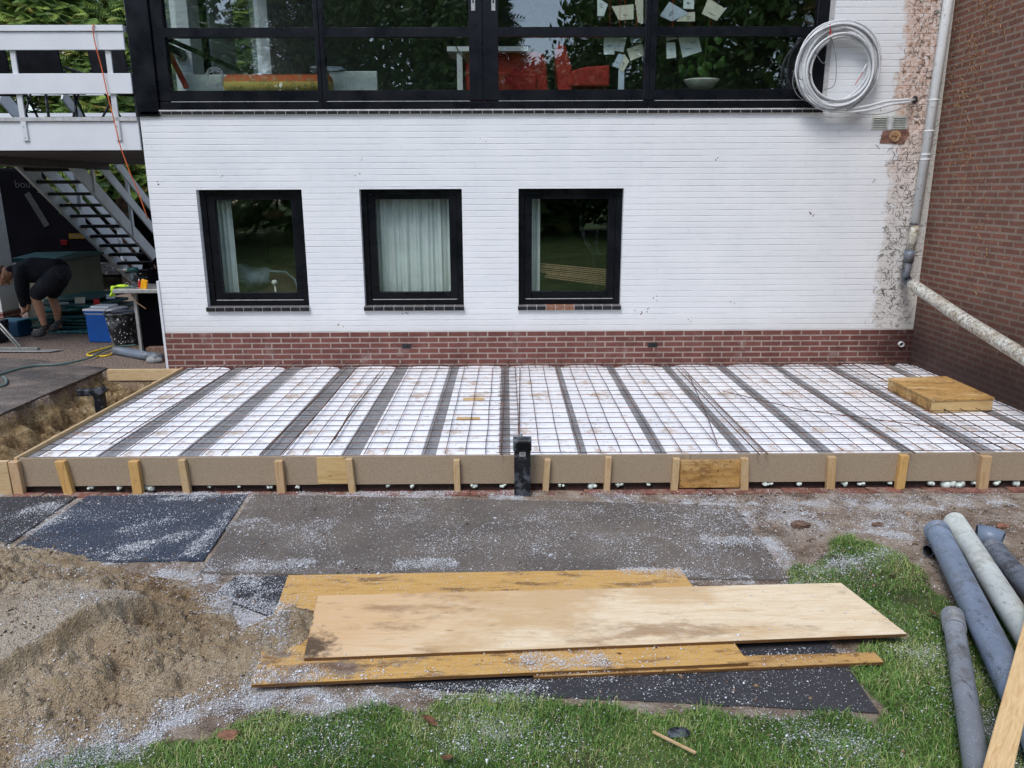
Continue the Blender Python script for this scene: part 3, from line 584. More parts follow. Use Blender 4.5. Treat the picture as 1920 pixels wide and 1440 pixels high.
def bar(mb,a,b,r=.0033,n=9,j=.004,seg=5):
    a=Vector(a);b=Vector(b); pts=[a.lerp(b,i/n)+Vector((random.uniform(-j,j) if 0<i<n else 0,random.uniform(-j,j) if 0<i<n else 0,random.uniform(-.3*j,.3*j))) for i in range(n+1)]
    mb.tube(pts,r,seg)
def panel(x0,x1,cols,dy,dz,label):
    mb=MB()
    for i in range(20):
        y=-3.064+.15*i+dy
        if y<-.15: bar(mb,(x0+random.uniform(-.01,.01),y,dz),(x1+random.uniform(-.012,.012),y+random.uniform(-.004,.004),dz),n=max(6,int((x1-x0)/.3)))
    for c_ in cols: bar(mb,(c_,-3.066,dz+.009),(c_+random.uniform(-.008,.008),-.17,dz+.009),n=10)
    mb.build('rebar_mesh',MAT['rebar'],label=label,cat='steel mesh',group='welded steel mesh panels on the floor',smooth=True)
cols=[-.165-.15*i for i in range(23)]
panel(-3.56,.10,cols,0,-.002,'rusty welded mesh panel covering the left half of the slab')
panel(-.08,3.86,[-.06+.15*i for i in range(27)],.018,.006,'rusty welded mesh panel covering the middle and right of the slab')
panel(3.63,4.54,[3.68+.15*i for i in range(6)],-.012,.014,'short rusty mesh panel against the dark brick wall')
mb=MB()
for y in (-.30,-.055): bar(mb,(-3.5,y,.02),(4.5,y,.02),n=26)
for i in range(53): bar(mb,(-3.44+.15*i,-.34,.028),(-3.44+.15*i+random.uniform(-.01,.01),-.008,.028),n=3)
mb.build('edge_mesh',MAT['rebar'],label='narrow strip of steel mesh along the foot of the house wall',cat='steel mesh')
LB=[((1355,733),(1500,768),(1770,803),.006,'long bent loose rebar lying diagonally over the right of the mesh'),
((720,698),(668,760),(618,833),.006,'loose rebar, right one of a slanting pair left of the middle'),((708,702),(660,765),(628,824),.006,'loose rebar, left one of a slanting pair left of the middle'),
((1268,690),(1340,765),(1424,852),.007,'thick rusty rebar along the tenth beam, left one of two'),((1280,690),(1356,768),(1440,852),.007,'thick rusty rebar along the tenth beam, right one of two'),
((650,690),(570,770),(487,852),.007,'thick rusty rebar along the fourth beam, left one of two'),((667,690),(600,770),(527,852),.007,'thick rusty rebar along the fourth beam, right one of two'),
((440,690),(330,757),(205,833),.006,'loose rebar along the second beam from the left side board'),((1290,700),(1322,770),(1345,832),.006,'loose rebar ending near two slanting bars left of the tenth beam'),
((947,690),(944,770),(940,852),.007,'thick rebar beside the middle mesh overlap, left one of two'),((975,690),(974,770),(973,830),.007,'thick rebar beside the middle mesh overlap, right one of two'),
((1552,690),(1690,765),(1836,850),.007,'thick rusty rebar along the dark beam left of the plywood hatch'),((1470,705),(1600,785),(1716,850),.006,'loose rebar between the plywood hatch and the eleventh beam')]
for a,b,c_,r_,lab in LB:
    mb=MB(); p=[GZ(*q,.024) for q in (a,b,c_)]; pts=[p[0].lerp(p[1],t/6) for t in range(6)]+[p[1].lerp(p[2],t/6) for t in range(7)]
    mb.tube(pts,r_*.68,6); mb.build('rebar',MAT['rebar'],label=lab,cat='rebar',group='loose bars on the mesh',smooth=True)
# hatch box
hz0,hz1=-.01,.115; T=thing('plywood_hatch','closed ochre plywood box standing on the slab near the dark brick wall','plywood box',(3.87,-1.85,hz0))
h=[GZ(1665,712,hz1),GZ(1762,704,hz1),GZ(1865,755,hz1),GZ(1751,757,hz1)]
h=[GZ(*q,hz1).to_2d() for q in ((1749,749.5),(1866,745.5),(1774,705),(1664,708))]
MB().prism([tuple(v) for v in h],hz1-.018,hz1).build('lid',MAT['ochre2'],T,bevel=.002)
hc=sum(h,Vector((0,0)))/4; hi=[hc+(v-hc)*.975 for v in h]
for i in range(4):
    a=hi[i];b=hi[(i+1)%4]; d=(b-a).normalized(); n_=Vector((-d.y,d.x)); e0=a+d*(.018 if i%2 else 0); e1=b-d*(.018 if i%2 else 0)
    MB().prism([tuple(e0),tuple(e1),tuple(e1+n_*.018),tuple(e0+n_*.018)],hz0,hz1-.0185).build('side_panel',MAT['pply'] if i==0 else MAT['ochre2'],T,bevel=.002)
# formwork
FWK=thing('formwork','timber formwork of beige boards and pine stakes around the new floor','formwork',(0,-3.1,ZG))
segs=[(-3.62,-1.2),(-1.197,1.35),(1.353,4.56)]
for a,b in segs: MB().box(a,b,-3.088,-3.068,-.222,-.001).build('board',MAT['pboard'],FWK,bevel=.0015)
MB().add([(-3.625,-3.10,-.18),(-3.60,-3.10,-.18),(-3.60,-.14,-.18),(-3.625,-.14,-.18),(-3.625,-3.10,.008),(-3.60,-3.10,.008),(-3.60,-.14,.008),(-3.625,-.14,.008)],[(0,3,2,1),(4,5,6,7),(0,1,5,4),(1,2,6,5),(2,3,7,6),(3,0,4,7)]).build('side_board',MAT['pinex'],FWK,bevel=.002)
p0=GZ(207,699,-.04)
MB().box(-4.44,-3.63,-.165,-.12,-.135,-.01).build('end_plank',MAT['pinex'],FWK,bevel=.002)
stk=[(30,.07),(122,.07),(254,.07),(346,.052),(525,.06),(658,.05),(857,.045),(1024,.045),(1139,.045),(1266,.05),(1397,.055),(1559,.06),(1691,.06),(1846,.07)]
for px,wd in stk:
    p=GY(px,888,-3.12); tl=random.uniform(-.012,.012); tl+= -.012 if px in(122,525) else 0; hz=-.012+random.uniform(-.012,.008); dp=.045
    y0=-3.0885-dp; mb=MB(); q=.5*wd
    vs=[]
    for z_,dx,dyy in ((ZG-.12,-tl,0),(hz,tl,0)):
        vs+=[(p.x-q+dx,y0+dyy,z_),(p.x+q+dx,y0,z_),(p.x+q+dx,-3.0888,z_),(p.x-q+dx,-3.0888,z_)]
    mb.add(vs,[(0,3,2,1),(4,5,6,7),(0,1,5,4),(1,2,6,5),(2,3,7,6),(3,0,4,7)]); s_=mb.build('stake',random.choice([MAT['pine'],MAT['pine'],MAT['pine2'],MAT['pine3']]),FWK,bevel=.003)
    for zz in (-.06,-.16):
        MB().tube([(p.x+random.uniform(-.01,.01),y0-.0015,zz),(p.x,y0+.004,zz)],.0035,8).build('screw',MAT['steel'],s_)
for (px,py) in ((320,697),(266,717),(209,746),(138,782),(61,818)):
    p=GZ(px,py,-.03); MB().box(-3.70,-3.626,p.y-.028,p.y+.028,-.62,-.025).build('stake',MAT['pine'],FWK,bevel=.003)
p=GY(8,890,-3.16); MB().box(-3.78,-3.66,-3.13,-3.09,ZG-.1,-.012).build('corner_board',MAT['pinex'],FWK,bevel=.002)
for (xa,xb,ya,yb,m_,nm) in ((593,652,858,907,'pply','plywood_patch'),(1276,1386,863,914,'ochre2','plywood_patch')):
    a=GY(xa,ya,-3.1);b=GY(xb,yb,-3.1); MB().box(a.x,b.x,-3.102,-3.089,b.z,a.z).build(nm,MAT[m_],FWK,bevel=.0015)
# foundation under the boards with mint foam drips
FND=thing('foundation','low dark brick foundation under the formwork boards with mint foam squeezed out','foundation',(0,-3.03,ZG-.1))
MB().box(-3.6,4.56,-3.05,-2.95,-.5,-.21).build('brick_course',MAT['fbrick'],FND)
fp=[(170,915,.02),(223,913,.022),(278,914,.03),(393,918,.012),(448,917,.012),(505,911,.02),(558,912,.018),(725,910,.02),(775,913,.022),(887,910,.025),(943,912,.02),(1053,910,.018),(1110,912,.03),(1162,914,.025),(1217,911,.018),(1435,911,.022),(1443,914,.018),(1500,912,.022),(1582,911,.028),(1615,915,.022),(1668,911,.018),(1745,912,.03),(1780,916,.045),(1800,912,.04),(1830,911,.03),(1870,911,.03),(1908,915,.03)]
for px,py,r_ in fp:
    p=GY(px,py,-3.07); mb=MB()
    for q in range(4):
        mb.ell((p.x+random.uniform(-r_,r_)*.8,-3.062+random.uniform(-.008,.008),-.234-random.uniform(0,r_)*.8),r_*random.uniform(.45,.9),.022,r_*random.uniform(.45,.95),6,8)
    mb.build('foam_drip',MAT['pur'],FND,smooth=True)
# black service post in the middle
T=thing('service_post','black plastic service post with grey label in front of the formwork','service post',(.103,-3.20,ZG))
MB().box(.045,.163,-3.235,-3.165,ZG-.05,.125).build('body',MAT['plastic_k'],T,bevel=.006,seg=2)
MB().prism([(-3.248,.085),(-3.155,.085),(-3.155,.158),(-3.17,.175),(-3.235,.175),(-3.248,.158)],.038,.170,'x').build('cap',MAT['plastic_k'],T,bevel=.006,seg=2)
mb=MB()
for i in range(4): mb.box(.058,.160,-3.252,-3.2482,.098+.014*i,.105+.014*i)
mb.build('vent_slots',MAT['black'],T)
MB().box(.084,.126,-3.2372,-3.2352,.045,.078).build('label_plate',MAT['lead'],T)
mb=MB()
for i in range(5): mb.box(.090+.0065*i,.0935+.0065*i,-3.2386,-3.2376,.051,.072)
mb.build('barcode_marks',MAT['ink'],T)
MB().tube([(.10,-3.2,.175),(.10,-3.2,.2)],.006,8).build('stud',MAT['steel'],T)
# ------------------------------------------------------------------ house
HOUSE=thing('white_house','white painted brick house with black window frames and a red brick plinth','house',(0,0,0))
XL,XR=-3.82,4.56; ZP=.371
BW=(-3.8201,3.30,2.735,4.95)   # window band opening
WO=[(-3.315,-2.19),(-1.575,-.478),(.128,1.26)]; WZ=(.66,1.918)
def wallgrid(mb,x0,x1,z0,z1,y0,y1,holes):
    xs=sorted({x0,x1,*[h[0] for h in holes],*[h[1] for h in holes]}); zs=sorted({z0,z1,*[h[2] for h in holes],*[h[3] for h in holes]})
    for i in range(len(xs)-1):
        col=[]
        for j in range(len(zs)-1):
            cx,cz=(xs[i]+xs[i+1])/2,(zs[j]+zs[j+1])/2
            if any(h[0]<cx<h[1] and h[2]<cz<h[3] for h in holes): continue
            if col and abs(col[-1][1]-zs[j])<1e-9: col[-1][1]=zs[j+1]
            else: col.append([zs[j],zs[j+1]])
        for a,b in col: mb.box(xs[i],xs[i+1],y0,y1,a,b)
mb=MB(); holes=[(a,b,*WZ) for a,b in WO]+[BW]; wallgrid(mb,XL,XR,ZP,5.6,0,.22,holes); mb.build('wall',MAT['wall'],HOUSE)
MB().box(XL,XR,-.012,.20,-.32,ZP-.001).build('plinth',MAT['plinth'],HOUSE)
# left side wall (outside face x=XL) with glazed opening upstairs
mb=MB()
mb.box(XL,XL+.2,.2201,6,-.3,2.5); mb.box(XL,XL+.2,1.05,1.40,2.5,5.6); mb.box(XL,XL+.2,1.72,2.6,2.5,5.6); mb.box(XL,XL+.2,4.2,6,2.5,5.6)
mb.build('side_wall',MAT['wallx'],HOUSE)
MB().box(XL,XR,5.8,6,-.3,5.6).build('rear_wall',MAT['wallx'],HOUSE)
MB().box(XL-.3,XR,-.5,6.3,5.601,5.8).build('roof',MAT['black'],HOUSE)
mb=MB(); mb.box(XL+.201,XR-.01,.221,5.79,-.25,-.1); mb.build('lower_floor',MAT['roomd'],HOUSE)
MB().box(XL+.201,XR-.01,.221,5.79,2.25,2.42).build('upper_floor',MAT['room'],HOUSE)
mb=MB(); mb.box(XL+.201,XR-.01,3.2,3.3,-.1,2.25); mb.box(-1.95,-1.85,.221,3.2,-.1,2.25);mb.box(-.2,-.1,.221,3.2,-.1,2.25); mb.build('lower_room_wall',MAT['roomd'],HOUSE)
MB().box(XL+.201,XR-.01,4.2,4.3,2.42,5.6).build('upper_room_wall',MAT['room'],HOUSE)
random.seed(21)
for px,py,n in ((683,298,2),(671,325,2),(1197,586,5),(1212,583,3),(1520,400,6),(1228,560,3),(1290,600,3),(302,342,4),(290,500,4),(1375,570,3),(640,610,4),(1640,590,5),(1110,640,0),(760,590,3),(420,330,2),(905,260,2),(1340,300,2)):
    for i in range(n):
        p=GY(px+random.uniform(-7,7),py+random.uniform(-5,5),0); a=random.uniform(.003,.009); MB().prism([(p.x+a*math.cos(t+random.uniform(-.3,.3))*random.uniform(.4,1.2),p.z+a*1.2*math.sin(t)) for t in (0,1.2,2.3,3.4,4.6,5.5)],-.0012,.0,'y').build('paint_chip',MAT['stone'],HOUSE)
# black sill tiles beneath the window band
def sill(x0,x1,z0,z1,yf,pitch,lab='window_sill',worn=None,back=.08):
    s_=MB().box(x0,x1,yf+.004,back,z0,z1).build(lab,MAT['grout'],HOUSE)
    n=round((x1-x0)/pitch); pw=(x1-x0)/n; mb=MB(); top=MB(); wr=MB()
    for i in range(n):
        a=x0+i*pw+.003;b=a+pw-.006
        t=wr if worn and i in worn else mb
        t.box(a,b,yf,yf+.0035,z0+.002,z1-.002); (wr if worn and i in worn else top).box(a,b,yf+.0036,back-.001,z1+.0005,z1+.004)
    mb.build('sill_tiles',MAT['tile'],s_); 
    if back>.04: top.build('sill_top',MAT['tilet'],s_)
    if worn: wr.build('broken_tiles',MAT['redst'],s_)
sill(-3.80,3.31,2.675,2.708,-.03,.108,'band_sill',back=.03)
MB().box(-3.80,3.31,-.028,.02,2.709,2.722).build('sill_joint',MAT['grout'],HOUSE)
for i,(a,b) in enumerate(WO): sill(a-.01,b+.005,.612,.658,-.035,.108,'window_sill',worn=(3,4,5) if i==2 else None,back=.10)
# lower windows
def frame(mb,x0,x1,z0,z1,w_,y0,y1,wb=None,wt=None):
    wb=wb or w_; wt=wt or w_
    mb.box(x0,x0+w_,y0,y1,z0,z1); mb.box(x1-w_,x1,y0,y1,z0,z1); mb.box(x0+w_,x1-w_,y0,y1,z0,z0+wb); mb.box(x0+w_,x1-w_,y0,y1,z1-wt,z1)
for i,(a,b) in enumerate(WO):
    mb=MB(); frame(mb,a+.001,b-.001,.6635,WZ[1]-.001,.062,.075,.18,.065,.05); F_=mb.build('window',MAT['black'],HOUSE,bevel=.003)
    mb=MB(); frame(mb,a+.064,b-.064,.73,WZ[1]-.052,.085,.092,.17,.075,.055); mb.build('sash',MAT['black'],F_,bevel=.004)
    mb=MB(); mb.box(a+.149,b-.149,.13,.134,.805,WZ[1]-.107); mb.build('pane',MAT['glass'],F_)
    MB().box(a+.08,b-.08,.068,.0745,.722,.729).build('drip_bar',MAT['lead'],F_)
# upper window band
MB().box(-3.835,-3.60,-.03,.15,2.66,4.95).build('corner_post',MAT['black'],HOUSE,bevel=.006)
def panew(x0,x1,sw_l,sw_r,zb=2.735):
    mb=MB(); y0,y1=.005,.09
    mb.box(x0,x1,y0-.012,y1,2.7225,2.80)              # bottom rail
    mb.box(x0,x1,y0,y1,2.806,2.913)                  # sash rail
    mb.box(x0,x1,y0,y1,3.425,3.515)                  # transom
    mb.box(x0,x0+sw_l,y0-.003,y1+.002,2.8065,4.94); mb.box(x1-sw_r,x1,y0-.003,y1+.002,2.8065,4.94)
    o=mb.build('window',MAT['black'],HOUSE,bevel=.004)
    MB().box(x0+sw_l,x1-sw_r,y0-.011,y0+.0,2.8005,2.8055).build('drip_bar',MAT['lead'],o)
    MB().box(x0+sw_l,x1-sw_r,.045,.05,2.913,3.425).build('pane',MAT['glass'],o)
    MB().box(x0+sw_l,x1-sw_r,.045,.05,3.515,4.94).build('pane',MAT['glass'],o)
    return o
xm=[GY(px,100,0).x for px in (312,592,607,880,937,1209,1230,1521)]
panew(-3.598,GY(600,100,0).x-.001,xm[0]+3.598,.045)
panew(GY(600,100,0).x+.001,GY(905,100,0).x,.045,.14)
panew(GY(905,100,0).x+.0008,GY(1220,100,0).x-.001,.16,.06)
panew(GY(1220,100,0).x+.001,3.298,.06,.12)
MB().box(3.301,3.345,-.006,.10,2.70,4.94).build('end_trim',MAT['lead'],HOUSE)
for px in (887,925): 
    a=GY(px,14,-.02); s_=MB().box(a.x-.02,a.x+.02,-.004,.001,3.665,4.0).build('lock_plate',MAT['alu'],HOUSE,bevel=.001); MB().box(a.x-.008,a.x+.008,-.0055,-.0042,3.735,3.79).build('keyhole',MAT['ink'],s_)
MB().box(XL+.06,XL+.065,.22,1.05,2.5,5.5).build('side_pane',MAT['glass'],HOUSE)
MB().box(XL+.02,XL+.18,1.41,1.71,2.5,5.5).build('side_frame',MAT['black'],HOUSE)
MB().box(XL+.02,XL+.14,.221,1.05,3.38,3.47).build('side_transom',MAT['black'],HOUSE)
MB().box(XL+.06,XL+.065,2.6,4.2,2.5,5.5).build('side_pane',MAT['glass'],HOUSE)
# plinth vents, corner strip, grilles, patch, pipe stub
for px in (762,1223):
    p=GY(px,648,-.012); o=MB().box(p.x-.052,p.x+.052,-.016,-.0115,.185,.235).build('air_brick',MAT['ink'],HOUSE)
    mb=MB(); [mb.box(p.x-.045+.03*i,p.x-.035+.03*i,-.0185,-.0165,.19,.23) for i in range(4)]; mb.build('air_slots',MAT['plastic_k'],o)
MB().box(XL-.025,XL-.0005,-.015,.10,-.1,.95).build('corner_strip',MAT['wpaint'],HOUSE)
for (xa,xb) in ((3.84,4.01),(4.05,4.215)):
    o=MB().box(xa,xb,-.012,-.0005,2.508,2.645).build('vent_grille',MAT['mold'],HOUSE,bevel=.002); mb=MB(); sl=MB()
    for j in range(6):
        z_=2.525+.0185*j; sl.box(xa+.018,xb-.018,-.0135,-.0125,z_,z_+.006); mb.add([(xa+.015,-.0135,z_+.0065),(xb-.015,-.0135,z_+.0065),(xb-.015,-.022,z_+.004),(xa+.015,-.022,z_+.004),(xa+.015,-.0135,z_+.014),(xb-.015,-.0135,z_+.014)],[(0,1,2,3),(3,2,5,4),(0,3,4),(1,5,2)])
    sl.build('slot',MAT['ink'],o); mb.build('louvre',MAT['mold'],o)
MB().prism([(3.95,2.37),(4.21,2.36),(4.25,2.47),(4.24,2.505),(4.03,2.50),(3.97,2.49)],-.006,-.0005,'y').build('bare_patch',MAT['stucco'],HOUSE)
o=MB().tube([(4.10,-.022,2.442),(4.10,-.004,2.442)],.058,20).build('hole_plug',MAT['lath'],HOUSE,smooth=False)
mb=MB()
for q in range(26):
    a=random.uniform(0,6.3); r0=random.uniform(0,.05); mb.ell((4.10+r0*math.cos(a),-.024,2.442+r0*math.sin(a)),.012,.008,.010,5,6)
mb.build('plug_foam',MAT['vinet'],o)
ch_=GY(1715,187,0); MB().ell((ch_.x,-.004,ch_.z),.032,.012,.040,8,12).build('cable_hole',MAT['ink'],HOUSE)
p=GY(1690,645,-.03); MB().pipe([(p.x,-.012,p.z),(p.x,-.045,p.z-.004)],.030,.005,20).build('pipe_stub',MAT['dpipe2'],HOUSE,smooth=False)
# downpipe
DP=thing('downpipe','old white painted rain pipe bending out in front of the dark brick wall','rain pipe',(4.35,-.07,1.2))
x0=4.345
mb=MB(); top=GY(1778,0,-.075); bot=GY(1716,422,-.075); mb.tube([(top.x+.01,-.075,5.55),(top.x,-.075,top.z),(bot.x,-.075,bot.z)],.047,18); mb.build('pipe',MAT['dpipe2'],DP,smooth=True)
for py in (188,246,290,299):
    p=GY(0,py,-.075); zc=GY(1745,py,-.075).z; xc=bot.x+(top.x-bot.x)*(zc-bot.z)/(top.z-bot.z)
    MB().tube([(xc,-.075,zc-.008),(xc,-.075,zc+.008)],.052,18).build('collar',MAT['dpipe2'],DP,smooth=True)
p=GY(1714,420,-.075); MB().tube([(p.x,-.075,p.z-.006),(p.x,-.075,p.z+.006)],.049,18).build('black_band',MAT['plastic_k'],DP,smooth=True)
p2=GY(1706,470,-.075); MB().tube([(bot.x,-.075,bot.z),(p2.x,-.075,p2.z)],.045,18).build('lower_pipe',MAT['dpipe'],DP,smooth=True)
e0=p2; e1=GY(1703,492,-.075); e2=GY(1697,515,-.08); e3=GY(1702,528,-.11); e4=GX(1722,541,4.36)
MB().tube([e0+Vector((0,0,.0)),e1],.052,18).build('collar',MAT['pvc_grey'],DP,smooth=True)
MB().tube([e1,e2,e2.lerp(e3,.6)+Vector((0,0,-.01)),e3,e3.lerp(e4,.5),e4],.046,18).build('elbow',MAT['pvc_dark'],DP,smooth=True)
a=e3.lerp(e4,.4); q=GX(1925,672,4.42); d=(q-a); MB().tube([a,a+d*.03,a+d*.5+Vector((0,0,-.015)),a+d,a+d*1.35],[.058,.062,.064,.064,.064],18).build('slanting_pipe',MAT['dpipe'],DP,smooth=True)
# ivy root remains on the wall
def vines(n,samp,mat,axis,label,rad=.0016,name='ivy_remains',ln=(.02,.09)):
    mb=MB()
    for i in range(n):
        u,z_=samp(); a=random.uniform(0,6.28); pts=[]; L=random.uniform(*ln); k_=random.randint(4,7)
        for j in range(k_):
            pts.append((u,-.004,z_) if axis=='y' else (XR-.004,u,z_)); a+=random.uniform(-1.1,1.1); u+=math.cos(a)*L/k_; z_+=math.sin(a)*L/k_
        mb.tube(pts,rad*random.uniform(.6,1.7),3,False)
    mb.build(name,mat,label=label,cat='dried ivy',kind='stuff')
def s1():
    while 1:
        z_=random.uniform(.4,3.9); u=random.gauss(4.28,.14); lo=4.10-.04*math.sin(z_*3)
        if u<4.54 and (u>lo or random.random()<.25) and u>3.9: return u,z_
vines(850,s1,MAT['vine'],'y','dark dried ivy rootlets clinging to the stripped strip of white wall',.0013,ln=(.02,.11))
def s2():
    while 1:
        y_=random.uniform(-2.4,-.05); z_=random.uniform(.9,3.8); c0=-.75-.35*math.sin(z_*1.7); 
        if abs(y_-c0)<random.expovariate(1/.22) and random.random()<(z_-.6)/3.2: return y_,z_
vines(520,s2,MAT['vinet'],'x','tan dried ivy traces on the dark brick wall',.0022,ln=(.03,.11))
# ------------------------------------------------------------------ neighbour wall
NB=thing('brick_building','dark red brick building standing at right angles on the right','building',(XR+.2,-1.6,0))
MB().box(XR,XR+3,-3.35,6,-.3,6.2).build('wall',MAT['rbrick'],NB)
MB().box(XR-.05,XR+3.2,-3.5,6.1,6.201,6.35).build('roof',MAT['black'],NB)
# ------------------------------------------------------------------ cable coil
CO=thing('cable_coil','coil of white conduit hanging at the right end of the black window band','cable coil',(3.39,-.12,2.67))
cc=Vector((3.385,-.10,3.105))
def loop(rx,rz,ph,dy,tilt,r_,name,mat,turns=1.0,j=.012,a0=None):
    n=int(44*turns); a0=random.uniform(0,6.28) if a0 is None else a0; w1=random.uniform(0,6.28); pts=[]
    for i in range(n+1):
        a=a0+2*math.pi*turns*i/n; rr=1+.018*math.sin(2*a+w1)+.012*math.sin(3*a+w1*2)
        x_=rx*rr*math.cos(a); z_=rz*rr*math.sin(a)
        pts.append(cc+Vector((x_*math.cos(tilt)-z_*math.sin(tilt)+ph[0],dy+.012*math.sin(a+w1),x_*math.sin(tilt)+z_*math.cos(tilt)+ph[1])))
    return MB().tube(pts,r_,8).build(name,mat,CO,smooth=True)
random.seed(5)
for i in range(11): loop(.405-.017*(i%5)-.032*(i>5),.435-.022*(i%5)-.04*(i>5),(random.uniform(-.02,.02)+(.02 if i>5 else 0),random.uniform(-.015,.02)+(-.02 if i>5 else 0)),-.02*(i%4)+.01,random.uniform(-.5,.3),random.choice((.0135,.0135,.009)),'conduit_loop',MAT['cable'],1.02)
loop(.425,.415,(-.01,-.01),-.05,.1,.010,'conduit_loop',MAT['cable'],1.0)
for i in range(4): loop(.39+.02*(i%3),.40+.015*(i%2),(-.015,-.012),-.075+.012*i,.1*i,.004,'thin_wire',MAT['wire'],.9)
def path(pts,y,n=8):
    P=[GY(a,b,y) for a,b in pts]; out=[]
    for i in range(len(P)-1):
        p0=P[max(i-1,0)];p1=P[i];p2_=P[i+1];p3=P[min(i+2,len(P)-1)]
        for j in range(n):
            t=j/n; out.append(.5*((2*p1)+(p2_-p0)*t+(2*p0-5*p1+4*p2_-p3)*t*t+(3*p1-p0-3*p2_+p3)*t**3))
    return out+[P[-1]]
for pts,r_,mt,nm in (([(1500,158),(1520,185),(1565,206),(1620,200),(1665,190),(1712,186)],.0135,'cable','conduit_tail'),([(1498,150),(1522,192),(1575,210),(1630,206),(1670,196),(1713,190)],.0125,'cable','conduit_tail'),
    ([(1490,130),(1487,160),(1505,186),(1560,202),(1630,215),(1680,207),(1716,191)],.004,'wire','thin_wire'),([(1556,62),(1566,100),(1568,140),(1562,162),(1545,168)],.004,'wire','thin_wire'),([(1558,70),(1546,118),(1530,100),(1526,90)],.003,'wire','thin_wire'),
    ([(1486,133),(1500,148),(1515,148),(1520,140),(1512,132)],.004,'wire','thin_wire'),([(1604,158),(1610,148),(1616,140),(1620,130)],.004,'red','wire_end'),([(1617,136),(1625,120)],.010,'cable','conduit_end')):
    pq=path(pts,-.135)
    if pts[-1][0]>1700: pq=pq[:-2]+[GY(1708,187.5,-.09),GY(1714,187,-.02)]
    MB().tube(pq,r_,8).build(nm,MAT[mt],CO,smooth=True)
MB().tube(path([(1556,45),(1557,58),(1556,72)],-.16),.006,6).build('tie',MAT['red'],CO)
# ------------------------------------------------------------------ balcony
BL=thing('balcony','white boarded balcony with dark soffit attached left of the house','balcony',(-6,1,2.3))
def rail(z0,z1,nm,xr=-3.86,y0=-.045,y1=-.02): MB().box(-7.95,xr,y0,y1,z0,z1).build(nm,MAT['wpaint'],BL,bevel=.003)
rail(3.30,3.47,'rail_board',-3.87); MB().box(-7.95,-3.86,-.062,.04,3.474,3.53).build('top_rail',MAT['wpaint'],BL,bevel=.003)
rail(2.88,3.077,'rail_board',-3.845); MB().box(-7.95,-3.846,0,.03,2.325,2.615).build('fascia',MAT['wpaint'],BL,bevel=.003); MB().box(-7.95,-3.846,-.02,.06,2.6155,2.655).build('edge_strip',MAT['lead'],BL,bevel=.002)
for xp in (-5.03,-4.06,-6.0,-6.97,-7.94):
    o=MB().box(xp-.028,xp+.028,-.0195,-.0005,2.42,3.47).build('baluster',MAT['wpaint_g'],BL,bevel=.003)
    for zz in (2.45,2.56): MB().tube([(xp,-.0225,zz),(xp,-.018,zz)],.006,8).build('bolt',MAT['steel'],o)
MB().box(-7.95,-3.846,.0305,1.1,2.50,2.60).build('deck',MAT['dkwood'],BL); MB().box(-7.25,-3.846,1.1005,3.7,2.50,2.60).build('deck',MAT['dkwood'],BL)  # rear left of the deck left open so skylight reaches the pillar
mb=MB()
for i in range(26):
    y_=.035+.14*i; mb.box(-7.95 if y_<1 else -7.25,-3.846,y_,y_+.134,2.31,2.3249)
mb.build('soffit_boards',MAT['soffit'],BL)
MB().box(-6.25,-5.9,.6,3.4,2.22,2.309).build('joist',MAT['soffit'],BL)
mb=MB(); mb.box(-7.95,-5.4,3.66,3.69,2.88,3.05); mb.box(-7.95,-5.4,3.66,3.69,3.3,3.47); mb.build('rear_rail',MAT['wpaint'],BL)
# white brick pillar
PL=thing('brick_pillar','white painted brick pillar with red brick foot behind the bending worker','pillar',(-7.6,2.75,ZT))
MB().box(-8.1,-7.32,2.6,3.0,.22,2.305).build('shaft',MAT['wall'],PL)
MB().box(-8.11,-7.31,2.59,3.01,-.1,.219).build('brick_foot',MAT['plinth'],PL)
# stairs: go down away from the camera
ST=thing('outdoor_stairs','open white framed outdoor stairs with black treads under the balcony','stairs',(-6.6,4,ZT))
sy0,sz0=2.55,2.30; slope=-(2.30-.0)/ (5.95-2.55)
def sp(x_,y_,up=0): return Vector((x_,y_,sz0+(y_-sy0)*slope+up))
for x_ in (-6.70,-5.98):
    MB().bar(sp(x_,sy0-.1,-.02),sp(x_,5.95,-.02),.045,.20).build('stringer',MAT['wpaint_g'],ST,bevel=.003)
for x_ in (-6.76,-5.93):
    for u in (.42,.80): MB().bar(sp(x_,sy0-.1,u),sp(x_,5.8,u),.025,.21 if x_<-6.5 else .15).build('rail_board',MAT['wpaint' if x_<-6.5 else 'wpaint_g'],ST,bevel=.003)  # left boards painted whiter for the skylight on them, right ones greyer
    for y_ in (3.0,4.0,5.1): MB().bar(sp(x_+(.03 if x_<-6.5 else -.03),y_,-.1),sp(x_+(.03 if x_<-6.5 else -.03),y_,.85),.04,.06,(0,1,0)).build('post',MAT['wpaint'],ST,bevel=.002)
for i in range(13):
    y_=2.68+.245*i; p=sp(0,y_,.02); MB().box(-6.675,-6.005,y_-.11,y_+.12,p.z-.045,p.z).build('tread',MAT['dkwood'],ST,bevel=.003)
